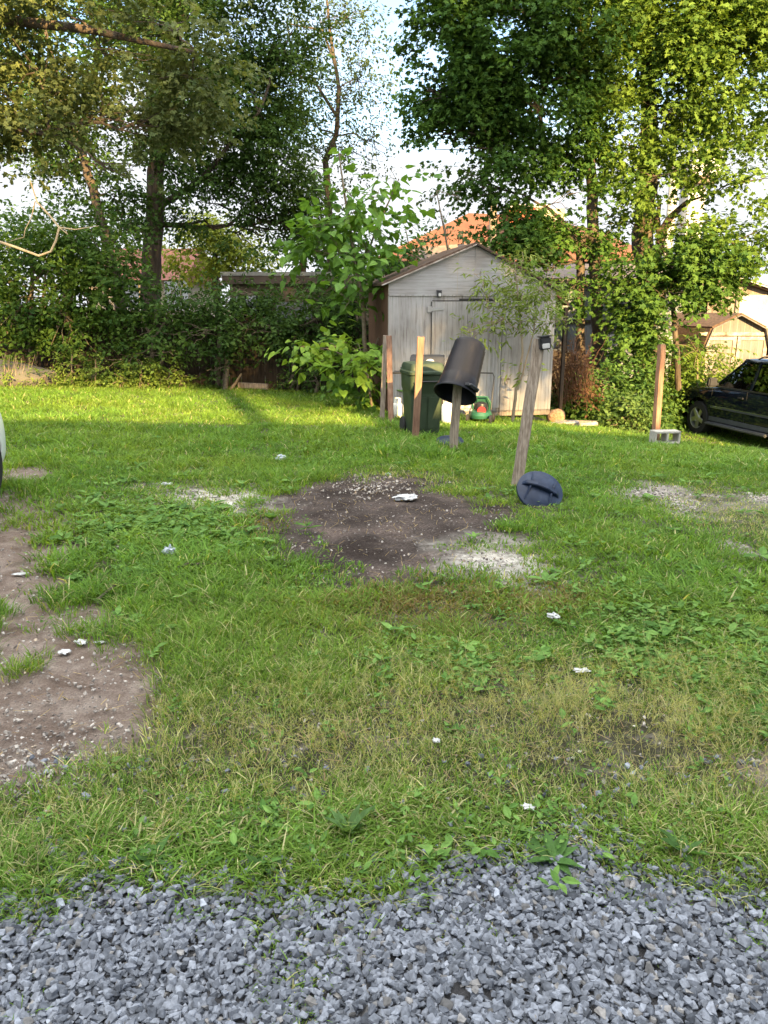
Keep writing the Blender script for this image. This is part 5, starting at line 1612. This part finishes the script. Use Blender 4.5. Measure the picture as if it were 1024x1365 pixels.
tree('oak_tree', 'grey green oak leaning in from beyond the left edge with bare lower branch', 'tree',
     [([(-330, 560, 13.2), (-320, 300, 13.2), (-280, 60, 13.2), (-200, -150, 13.2)], [.3, .27, .22, .15]), ([(-300, 200, 13.2), (-180, 60, 13.3), (-40, 20, 13.4), (120, 40, 13.4), (260, 70, 13.5)], [.15, .12, .09, .06, .03]),
      ([(-300, 260, 13.2), (-160, 190, 13.2), (-20, 170, 13.2), (70, 180, 13.2)], [.11, .08, .05, .03])],
     [(25, 180, 75, 48, 13.2, 2.6), (-40, 100, 90, 80, 13.2, 2.6), (50, 90, 85, 50, 13.5, 2.0), (140, 75, 90, 52, 13.6, 1.7), (255, 110, 80, 52, 13.8, 1.9), (150, 155, 80, 36, 13.6, 1.5), (235, 165, 60, 30, 13.8, 1.3), (155, 230, 35, 20, 13.5, 1.1),
      (40, -10, 120, 50, 13.2, 2.0), (220, 30, 90, 45, 13.6, 1.6), (-120, 240, 60, 50, 13, 1.5)],
     103, 'maple', .085, GY1, GY2, limb_r=.035, twigs=8, gap=.47, gscale=1.8, spread=.2)
o = [x for x in COL.objects if x.name.startswith('oak_tree')][0]
mb = MB()
mb.tube([P(*p) for p in ((-80, 290, 13.0), (-20, 316, 13.0), (20, 329, 13.0), (52, 341, 13.0), (68, 335, 13.0), (75, 320, 13.0), (79, 303, 13.0), (66, 287, 13.0), (50, 270, 13.1), (40, 240, 13.2))], [.03, .024, .02, .018, .018, .018, .019, .016, .013, .01], 7)
mb.tube([P(*p) for p in ((79, 303, 13.0), (100, 306, 12.9), (132, 301, 12.9))], [.012, .009, .004], 6)
mb.tube([P(*p) for p in ((47, 268, 13.1), (42, 290, 13.1), (34, 305, 13.1), (32, 316, 13.1), (12, 322, 13.1))], [.009, .008, .007, .006, .004], 6)
mb.tube([P(*p) for p in ((79, 303, 13.0), (90, 312, 12.9), (84, 300, 12.9))], [.008, .006, .003], 6)
mb.build('bare_branch', M['vine'], o, smooth=True)
DENS = 1.2
tree('birch_tree', 'thin airy tree with sparse small leaves against the sky', 'tree',
     [([(442, 470, 24), (440, 300, 24), (436, 240, 24), (434, 215, 24), (448, 180, 24), (452, 120, 24), (440, 40, 24), (430, -60, 24)], [.15, .12, .1, .09, .07, .06, .045, .02]),
      ([(452, 160, 24), (420, 110, 24), (370, 90, 24), (350, 60, 24)], [.05, .04, .03, .02]), ([(448, 90, 24), (430, 40, 24), (385, 32, 24)], [.04, .03, .02])],
     [(450, 130, 58, 55, 24, .8), (485, 100, 38, 60, 24.3, .65), (410, 100, 55, 60, 24, .9), (470, 200, 55, 45, 24, .7), (430, 30, 60, 45, 24, 1.1), (465, 20, 35, 35, 24, .7), (420, 200, 45, 50, 24.5, .9), (380, 150, 45, 60, 24.5, 1.2), (420, 260, 40, 40, 24.5, .9), (505, 190, 25, 40, 24, .4)],
     104, 'kite', .10, (.04, .07, .03), (.09, .13, .05), limb_r=.03, twigs=16, gap=.45, gscale=1.3, spread=.3, bark='bark')
tree('bright_tree', 'yellow green sunlit tree far behind the low garage roof', 'tree',
     [([(290, 420, 29), (288, 360, 29), (286, 320, 29)], [.15, .12, .08])],
     [(262, 330, 45, 40, 29, 7), (300, 325, 45, 36, 29, 6), (335, 350, 35, 20, 29, 3.6), (250, 300, 22, 18, 29, 2)], 105, 'kite', .15, (.16, .21, .03), (.30, .34, .05), gap=.42)
DENS = 1.15
TB = 'bushes along the left fence'
tree('background_tree', 'dark tree mass rising behind the far left bush', 'tree', [([(90, 420, 24), (92, 360, 24), (95, 310, 24)], [.16, .14, .1])],
     [(50, 325, 75, 40, 24, 2.4), (130, 305, 55, 26, 24, 2.2), (190, 300, 45, 22, 24, 1.5), (-20, 330, 60, 40, 24, 2.4)], 106, 'kite', .13, MP1, (.08, .14, .03), gap=.44, gscale=1.2, limb_r=.03)
tree('background_tree', 'dark tree mass between the bright tree and the airy tree behind the garage', 'tree', [([(400, 420, 26), (402, 370, 26), (405, 330, 26)], [.16, .14, .1])],
     [(370, 325, 45, 26, 26, 2.0), (420, 320, 50, 36, 26, 2.2), (465, 335, 36, 34, 26, 2.0)], 107, 'kite', .13, MP1, (.08, .14, .03), gap=.44, gscale=1.2, limb_r=.03)
for i, (nm, lab, bl, sz, cc) in enumerate([
        ('large_bush', 'big dense green bush filling the far left corner under the bare branch', [(40, 335, 90, 55, 17.2, 3.4), (105, 318, 60, 48, 17.2, 3.2), (140, 360, 45, 40, 17, 2.6), (-30, 400, 80, 70, 17, 3), (60, 410, 80, 45, 16.8, 3.2), (150, 390, 55, 45, 17, 2.8), (100, 450, 60, 30, 16.6, 2.2), (10, 445, 50, 30, 16.8, 1.6)], .11, (MP1, (.11, .19, .03))),
        ('viburnum_bush', 'broad bush with layered branches below the thick trunk', [(200, 440, 60, 45, 16.8, 2.8), (245, 395, 50, 36, 17.4, 2.8), (130, 345, 50, 50, 17.6, 2.4), (160, 480, 40, 22, 16.4, 1.6), (215, 475, 30, 20, 16.4, 1.3)], .10, (MP1, (.10, .17, .035))),
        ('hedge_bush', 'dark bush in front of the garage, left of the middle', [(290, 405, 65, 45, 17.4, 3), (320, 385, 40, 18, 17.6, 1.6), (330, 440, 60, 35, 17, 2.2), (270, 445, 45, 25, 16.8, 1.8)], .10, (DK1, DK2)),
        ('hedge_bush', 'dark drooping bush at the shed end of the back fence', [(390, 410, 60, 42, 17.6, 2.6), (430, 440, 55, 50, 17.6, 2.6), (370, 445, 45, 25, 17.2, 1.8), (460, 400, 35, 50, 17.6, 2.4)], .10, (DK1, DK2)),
        ('low_shrub', 'low shrub hanging in front of the dark fence boards', [(300, 478, 24, 22, 17.0, 1.6), (285, 495, 12, 10, 16.9, 1.0)], .10, ((.025, .06, .015), (.06, .11, .03))),
        ('low_shrub', 'low dark shrub at the fence foot near the catalpa', [(420, 500, 35, 20, 17.1, 2.0), (385, 508, 22, 10, 17.1, 1.2)], .08, (DK1, DK2)),
        ('creeper', 'climbing plant covering the shed end behind the large leaves', [(512, 352, 40, 26, 16.8, 3.2), (545, 345, 24, 16, 16.8, 2.4), (480, 340, 34, 40, 16.9, 2.8)], .10, (MP1, (.06, .14, .03)))]):
    u0 = bl[0][0]; Y0 = bl[0][4]; x_ = P(u0, 500, Y0).x; zz = gz(x_, Y0)
    # stem foot stands on the ground below the crown
    vfoot = 682.5 - F * math.tan(math.atan2(zz - H, Y0) + PITCH)
    tree(nm, lab, 'bush', [([(u0, vfoot + 3, Y0), (u0 + 4, bl[0][1] + 10, Y0)], [.06, .035]), ([(u0 + 6, vfoot + 3, Y0), (u0 + 22, bl[0][1] + 20, Y0)], [.04, .02])], bl, 200 + i, 'kite', sz, cc[0], cc[1],
         group=TB, twigs=7, limb_r=.03, gap=.40, gscale=1.8, spread=.22, bark='twig')


def herb(u, v, w, h, Y, label, seed, c1, c2, size=.06, n=4, name='tall_weed', cat='weed', group='tall weeds at the edge of the yard', cov=1.8):
    x_ = P(u, v, Y).x; zz = gz(x_, Y); vf = 682.5 - F * math.tan(math.atan2(zz - H, Y) + PITCH)
    tree(name, label, cat, [([(u, vf + 2, Y), (u + 1, vf - h * .8, Y)], [.012, .006])], [(u, vf - h * .5, w, h * .5, Y, cov), (u, vf - h * .2, w * 1.1, h * .25, Y, cov)], seed, 'kite', size, c1, c2, group=group, twigs=5, limb_r=.008, gap=.35, gscale=3, spread=.12, bark='twig')


for i, (u, w, h, Y, lab) in enumerate([(18, 26, 34, 15.8, 'yellowish weeds in front of the upturned hull'), (60, 20, 26, 15.7, 'low sunlit weeds right of the tall dry stalks'), (95, 17, 52, 15.9, 'tall bright leafy weed, left of a close pair'), (127, 15, 48, 15.9, 'bright leafy weed, right of a close pair'),
                                       (160, 16, 26, 16.0, 'short sunlit weed between the pair and the larger clump'), (188, 22, 46, 16.2, 'bright drooping weed clump under the left bushes'), (225, 20, 34, 16.5, 'dim leafy weed right of the drooping clump'), (242, 12, 26, 16.6, 'pale stalky weed before the dark fence')]):
    herb(u, 500, w, h, Y, lab, 300 + i, (.08, .14, .025), (.17, .23, .045))


def catalpa():
    Y = 14.6; x_ = P(490, 540, Y).x; zz = gz(x_, Y); vf = 682.5 - F * math.tan(math.atan2(zz - H, Y) + PITCH)
    bl = [(452, 205, 12, 18, Y, .9), (470, 262, 22, 26, Y, .9), (525, 238, 22, 16, Y, 1.2), (495, 262, 28, 18, Y, .7), (455, 290, 38, 30, Y, 1.7), (500, 300, 40, 28, Y, 1.7), (450, 335, 48, 26, Y, 1.9), (495, 340, 40, 26, Y - .2, 1.8), (430, 300, 20, 20, Y, 1), (480, 375, 36, 20, Y - .3, 1.5), (465, 400, 26, 16, Y - .3, 1.2), (420, 335, 20, 22, Y, 1.2),
          (490, 480, 34, 36, Y - .1, 2.0), (500, 525, 22, 22, Y - .3, 1.6), (470, 505, 26, 22, Y, 1.3)]
    r = tree('catalpa_sapling', 'young tree with very large heart shaped leaves left of the shed', 'tree',
             [([(489, vf + 3, Y), (487, 470, Y), (484, 410, Y), (474, 350, Y), (466, 300, Y), (458, 250, Y), (452, 205, Y)], [.05, .045, .04, .032, .026, .02, .012]),
              ([(482, 360, Y), (500, 310, Y), (520, 265, Y), (532, 238, Y)], [.022, .018, .014, .01]), ([(486, 500, Y), (492, 480, Y), (505, 450, Y)], [.02, .015, .01])],
             [b[:5] + (b[5] * .75,) for b in bl], 401, 'heart', .155, (.07, .17, .028), (.15, .28, .045), spray=6, spread=.34, gap=.30, limb_r=.016, twigs=3, updir=1.3, bark='twig')
    Y = 13.8; x_ = P(470, 540, Y).x; zz = gz(x_, Y); vf = 682.5 - F * math.tan(math.atan2(zz - H, Y) + PITCH)
    tree('catalpa_sucker', 'low bright shoot with large leaves spreading left below the sapling', 'sapling',
         [([(497, vf + 3, Y + .3), (490, 500, Y), (470, 480, Y), (440, 465, Y), (400, 462, Y)], [.025, .02, .016, .012, .008])],
         [(455, 460, 30, 12, Y, 1.7), (420, 462, 22, 9, Y, 1.5), (400, 463, 14, 6, Y, 1.2), (462, 488, 34, 13, Y - .1, 1.8), (430, 482, 22, 9, Y, 1.4), (485, 470, 20, 20, Y, 1.4)], 402, 'heart', .14, (.12, .23, .03), (.21, .34, .05),
         spray=6, spread=.26, gap=.28, limb_r=.012, twigs=3, updir=1.6, bark='twig')


catalpa()

# slender saplings rising behind the shed
for i, (u, v0, Y, bl, lab) in enumerate([(594, 245, 17.2, [(578, 262, 9, 14, 17.2, 1.0), (592, 285, 12, 10, 17.2, .9), (600, 318, 16, 18, 17.2, 1.2), (612, 262, 5, 10, 17.2, .8)], 'slender sapling with tufts of leaves behind the shed ridge, taller one'),
                                         (552, 292, 17.0, [(549, 300, 14, 10, 17, 1.2), (560, 322, 16, 12, 17, 1.2)], 'short slender sapling behind the left slope of the shed roof')]):
    zz = gz(P(u, v0, Y).x, Y); vf = 682.5 - F * math.tan(math.atan2(zz - H, Y) + PITCH)
    tree('slender_sapling', lab, 'sapling', [([(u + 20, vf, Y), (u + 12, 380, Y), (u, v0 + 70, Y), (u - 12, v0 + 10, Y)], [.04, .03, .02, .01])], bl, 420 + i, 'kite', .10, (.05, .09, .04), (.10, .15, .07), group='slender saplings behind the shed', twigs=5, limb_r=.012, gap=.3, gscale=2, bark='twig')


def front_sapling():
    Y = 13.25; x_ = P(684, 553, Y).x; zz = gz(x_, Y); vf = 682.5 - F * math.tan(math.atan2(zz - H, Y) + PITCH)
    bl = [(655, 375, 22, 12, Y, .9), (640, 365, 10, 6, Y, .8), (688, 365, 14, 26, Y, 1.0), (700, 395, 34, 22, Y, 1.3), (722, 385, 20, 22, Y, 1.4), (665, 400, 22, 12, Y, 1.0), (712, 425, 32, 16, Y, 1.1), (665, 432, 28, 10, Y, .8), (622, 442, 8, 7, Y, 1.0), (640, 445, 16, 8, Y, .9), (745, 425, 18, 8, Y, .7), (700, 350, 12, 20, Y + .2, 1.2), (697, 497, 9, 18, Y, .5)]
    tree('front_sapling', 'spindly sapling with narrow pale leaves in front of the shed door', 'sapling',
         [([(683, vf + 2, Y), (688, 520, Y), (697, 470, Y), (694, 430, Y), (690, 390, Y), (686, 345, Y)], [.03, .026, .02, .016, .012, .006]), ([(690, 520, Y), (699, 490, Y), (712, 440, Y), (716, 390, Y)], [.016, .013, .01, .007]), ([(690, 440, Y), (672, 425, Y), (650, 412, Y)], [.01, .008, .005])],
         [b[:5] + (b[5] * 3.0,) for b in bl], 430, 'lance', .115, (.10, .16, .03), (.24, .30, .09), spray=8, spread=.2, gap=.22, gscale=2.5, limb_r=.01, twigs=4, bark='bark_pale')


front_sapling()

DENS = 2.1
tree('twin_maple', 'maple with two slim trunks just right of the shed', 'tree',
     [([(798, 500, 18.5), (796, 440, 18.5), (794, 380, 18.5), (792, 310, 18.5), (789, 240, 18.5), (784, 150, 18.5), (775, 60, 18.5), (770, -60, 18.5)], [.15, .14, .13, .13, .12, .10, .08, .05]),
      ([(773, 500, 18.4), (774, 440, 18.4), (773, 350, 18.4), (775, 322, 18.4), (783, 312, 18.5)], [.11, .10, .095, .07, .05]), ([(773, 345, 18.4), (768, 325, 18.4), (750, 295, 18.3), (728, 275, 18.3)], [.07, .06, .05, .03]),
      ([(789, 235, 18.5), (760, 210, 18.5), (725, 205, 18.5), (720, 150, 18.5)], [.08, .07, .06, .04])],
     [(640, 70, 90, 55, 18, 3.4), (620, 140, 65, 50, 18, 3.2), (625, 195, 60, 38, 18, 2.8), (700, 120, 90, 60, 18, 3.2), (690, 215, 80, 48, 18, 2.8), (650, 245, 48, 28, 17.8, 2.2), (745, 40, 90, 60, 18, 3.2), (740, 180, 70, 55, 18.5, 2.6), (680, 10, 90, 45, 18, 3.0),
      (600, 30, 50, 35, 18, 2.6), (585, 175, 32, 26, 18, 2.2), (740, 270, 60, 36, 18, 2.0), (690, 290, 45, 26, 17.8, 1.7), (765, 320, 45, 24, 18, 1.6), (720, 330, 46, 36, 17.6, 2.6), (800, 330, 40, 34, 18.3, 2.0), (760, 385, 34, 26, 17.8, 1.5), (680, 318, 34, 26, 17.6, 2.0), (760, 300, 60, 36, 18.2, 2.0), (725, 360, 28, 20, 17.5, 1.6), (650, -60, 120, 50, 18, 2.6), (570, 120, 26, 24, 18, 1.8)],
     501, 'maple', .105, MP1, MP2, limb_r=.06, gap=.475, gscale=1.6)
tree('broad_maple', 'broad sunlit maple with thick rough trunk at upper right', 'tree',
     [([(862, 520, 19.3), (860, 440, 19.3), (862, 380, 19.3), (858, 310, 19.3), (862, 250, 19.3), (866, 150, 19.3), (860, 40, 19.3), (860, -80, 19.3)], [.30, .28, .26, .25, .23, .18, .13, .08]),
      ([(864, 370, 19.2), (878, 335, 19.0), (884, 305, 19.0), (895, 288, 19.0), (918, 268, 18.8)], [.13, .11, .10, .08, .05]), ([(880, 320, 19), (876, 290, 19), (880, 270, 19)], [.07, .06, .04])],
     [(860, 60, 90, 70, 18.5, 3.0), (940, 40, 100, 65, 18.5, 3.0), (980, 130, 80, 60, 18.5, 2.6), (900, 150, 80, 55, 18.2, 2.4), (870, 235, 60, 32, 17.8, 2.3), (950, 225, 50, 30, 18, 1.4), (1000, 240, 60, 36, 18, 2.2), (830, 180, 55, 45, 18.5, 2.2), (850, -20, 130, 50, 18.5, 2.6),
      (1000, 0, 90, 60, 18.5, 2.6), (820, 110, 60, 50, 18.5, 2.4), (980, 325, 50, 26, 18, 2.2), (920, 300, 44, 26, 18.2, 1.8), (830, 290, 36, 30, 18.6, 1.8), (1010, 355, 30, 12, 18, 1.2)],
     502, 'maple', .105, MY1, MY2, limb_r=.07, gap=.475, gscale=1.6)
tree('low_maple', 'low spreading maple growth hanging around the rough trunk', 'tree',
     [([(905, 520, 17.8), (900, 440, 17.8), (895, 380, 17.8)], [.07, .06, .04])],
     [(890, 345, 60, 30, 17.6, 2.8), (930, 365, 52, 30, 17.6, 2.8), (880, 395, 62, 24, 17.4, 2.6), (850, 365, 34, 28, 17.8, 1.8), (885, 430, 50, 18, 17.2, 2.2), (840, 425, 26, 24, 17.6, 1.8), (935, 405, 30, 18, 17.4, 1.8), (960, 335, 34, 24, 17.6, 2.2), (820, 385, 34, 26, 17.8, 1.8), (860, 455, 44, 20, 17.2, 2.2)],
     503, 'maple', .115, MP1, (.10, .18, .03), limb_r=.035, twigs=6, gap=.42, gscale=1.5)
for i, (u, ru, top, Y, lab, c) in enumerate([
        (765, 26, 500, 16.3, 'green bush beside the shed above the scrap boards', (MP1, (.09, .16, .035))),
        (805, 34, 482, 16.6, 'tall green bush between the shed and the reddish post', (MP1, (.10, .18, .04))),
        (850, 30, 470, 17.0, 'bush directly left of the reddish post', (MP1, (.10, .18, .04))),
        (840, 30, 520, 15.6, 'low shrub at the lawn edge left of the reddish post', ((.05, .10, .03), (.12, .19, .05))),
        (905, 30, 465, 18.6, 'yellow green bush between the reddish post and the car', (MY1, MY2)),
        (945, 32, 470, 18.9, 'bright yellow bush behind the bonnet of the dark car', (MY1, (.18, .25, .04))),
        (872, 22, 520, 17.6, 'low weedy bush behind the foot of the reddish post', (MP1, (.10, .18, .04)))]):
    x_ = P(u, 500, Y).x; zz = gz(x_, Y); vf = 682.5 - F * math.tan(math.atan2(zz - H, Y) + PITCH); h = (vf - top)
    tree('lawn_edge_bush', lab, 'bush', [([(u, vf + 2, Y), (u + 2, top + h * .4, Y)], [.04, .02])],
         [(u, top + h * .3, ru, h * .32, Y, 2.6), (u - ru * .3, top + h * .62, ru, h * .34, Y - .2, 2.6), (u + ru * .3, top + h * .8, ru * 1.05, h * .28, Y - .3, 2.4)], 520 + i, 'kite', .095, c[0], c[1],
         group='bushes along the right lawn edge', twigs=7, limb_r=.015, gap=.36, gscale=2, spread=.2, bark='twig')


def fern_fronds():
    """sumac-like arching fronds over the bright bush"""
    Y = 18.2; x_ = P(940, 470, Y).x; zz = gz(x_, Y); base = Vector((x_, Y, zz)); g = np.random.default_rng(9)
    s = empty('sumac_shrub', base, 0, 'sumac with arching feathery fronds in front of the cream barn shed', 'shrub')
    tr_ = MB(); parts = []
    top = P(930, 470, Y)
    tr_.tube([base, (base + top) / 2, top], [.03, .025, .015], 6)
    for (u, v, du, dv) in ((918, 448, -8, -2), (905, 456, -10, 4), (945, 462, 20, 0), (975, 468, 30, 2), (968, 478, 26, 4), (925, 470, -14, 6), (930, 450, 2, -12), (950, 470, 10, -12), (960, 490, 20, 8), (935, 480, -10, 10)):
        e = P(u + du, v + dv, Y - .3); pts = bez(top, e, .10, .01, 8); tr_.tube(pts, list(np.linspace(.01, .003, 9)), 4)
        for i in range(1, 9):
            for sd_ in (-1, 1):
                d = (pts[i] - pts[i - 1]).normalized(); side = d.cross(Vector((0, 0, 1))).normalized() * sd_
                parts.append((pts[i], side + d * .4 + Vector((0, 0, -.3))))
    tr_.build('stem', M['twig'], s, smooth=True)
    pos = np.array([p for p, _ in parts]) - np.array(base); d = np.array([q for _, q in parts])
    n = len(pos); col = np.array([.12, .2, .03]) + g.random((n, 1)) * np.array([.06, .06, .01])
    V, L, S, C = inst(*LEAF['lance'], pos, frames(d, np.array([0, 0, 1.]) + np.zeros((n, 3))), np.full(n, .17), col)
    fast('fronds', V, L, S, M['leaf'], s, C)


fern_fronds()
# dead brown brush right of the shed
g_ = random.Random(8); s = empty('dead_brush', P(755, 540, 15.6), 0, 'tangle of dead brown twigs against the right side of the shed', 'brush'); mb = MB()
for _ in range(130):
    a = P(g_.uniform(742, 785), g_.uniform(500, 545), 15.6 + g_.uniform(-.3, .5)); a.z = max(a.z, gz(a.x, a.y)); b = a + Vector((g_.uniform(-.35, .35), g_.uniform(-.2, .2), g_.uniform(.15, .95)))
    mb.tube(bez(a, b, g_.uniform(-.1, .15), .05, 4, g_), [.008, .006, .005, .004, .003], 4, caps=False)
mb.build('twigs', M['shadebrown'], s)
V, L, S, C = foliage([((P(758, 490, 15.8)), (.35, .3, .45), 1.6), ((P(772, 520, 15.6)), (.3, .3, .3), 1.4)], 611, 'kite', .07, (.07, .035, .02), (.16, .09, .05), gap=.3, gscale=3, spread=.15)
V = V - np.array(s.location); fast('dead_leaves', V, L, S, M['leaf'], s, C)
# tall dry stalks, far left
g2 = np.random.default_rng(3); p = P(12, 500, 15.7); z0 = gz(p.x, 15.7); mb = MB()
for _ in range(60):
    a = Vector((p.x + g_.uniform(-.4, .3), 15.7 + g_.uniform(-.2, .2), z0)); mb.tube(bez(a, a + Vector((g_.uniform(-.25, .2), g_.uniform(-.1, .1), g_.uniform(.3, .7))), .0, .03, 3, g_), [.006, .005, .004, .002], 4, caps=False)
o = mb.build('dry_stalks', M['bark_pale']); origin_to(o, (p.x, 15.7, z0)); tag(o, 'clump of tall dry straw coloured stalks at the far left edge', 'weed')


# ------------------------------------------------------------------ what stands behind the camera and shades the yard
def back_house():
    z0 = -.1; x0, x1, y0, y1 = -8, 19, -12, -6.0
    s = empty('long_house', ((x0 + x1) / 2, -9, z0), 0, 'long two storey house with pale siding behind the driveway', 'house')
    RH = 7.5; EH = 5.5
    MB().box(((x0 + x1) / 2, (y0 + y1) / 2, (z0 + EH) / 2), (x1 - x0, y1 - y0, EH - z0)).build('wall', M['housewall'], s)
    MB().prism([(x0 - .3, y1 + .35, EH - .05), (x0 - .3, (y0 + y1) / 2, RH), (x0 - .3, y0 - .35, EH - .05)], (x1 - x0 + .6, 0, 0)).build('roof', M['shingle'], s)
    for x_ in (-6, -3, 0, 3, 6, 9, 12, 15):
        w0 = MB().box((x_, y1 + .02, 1.5), (1.0, .08, 1.3)).build('window', M['glassdark'], s)
        MB().box((x_, y1 + .05, .8), (1.2, .12, .08)).build('sill', M['whitepaint'], w0)


back_house()
for i, (x_, nm, bl) in enumerate([(.8, 'leftmost', [(-1.8, 14.2, 1.8, 1.6, 4), (1.2, 13.3, 1.8, 1.2, 4), (-3.2, 17.0, 2.2, 2.2, 4), (3.4, 13.6, 1.3, 1.4, 4)]),
                                 (6.4, 'second from left', [(4.6, 14.2, 1.6, 2.0, 4), (6.4, 13.7, 1.5, 1.9, 4.5), (7.2, 17.4, 3.0, 2.8, 4.5), (7.9, 13.0, 1.2, 2.0, 4.5)]),
                                 (11.0, 'rightmost', [(9.0, 12.7, 1.3, 1.9, 3.2), (10.6, 12.5, 1.3, 1.7, 3.2), (12.2, 12.4, 1.3, 1.6, 3.6), (10.4, 15.2, 3.0, 2.0, 5), (11.6, 18.6, 2.8, 2.2, 4), (9.0, 21, 2.6, 2, 4)])]):
    y_ = -15.5
    tree('street_tree', 'large leafy tree behind the long house, ' + nm + ' of the three', 'tree', [([(x_, y_, -.2), (x_ + .1, y_, 5), (x_, y_, 11), (x_, y_, 17)], [.35, .28, .2, .08])],
         [((bx, y_ + .3, bz), (brx, 1.5, brz), cov) for bx, bz, brx, brz, cov in bl], 700 + i, 'kite', .24, MP1, MP2, world=True, spray=7, spread=.45, gap=.46, gscale=.9, limb_r=.08, group='trees behind the long house')

# bare objects whose parts hold everything keep clean names
for o in list(COL.objects):
    if o.type == 'MESH' and o.data.users == 1: o.data.name = o.name
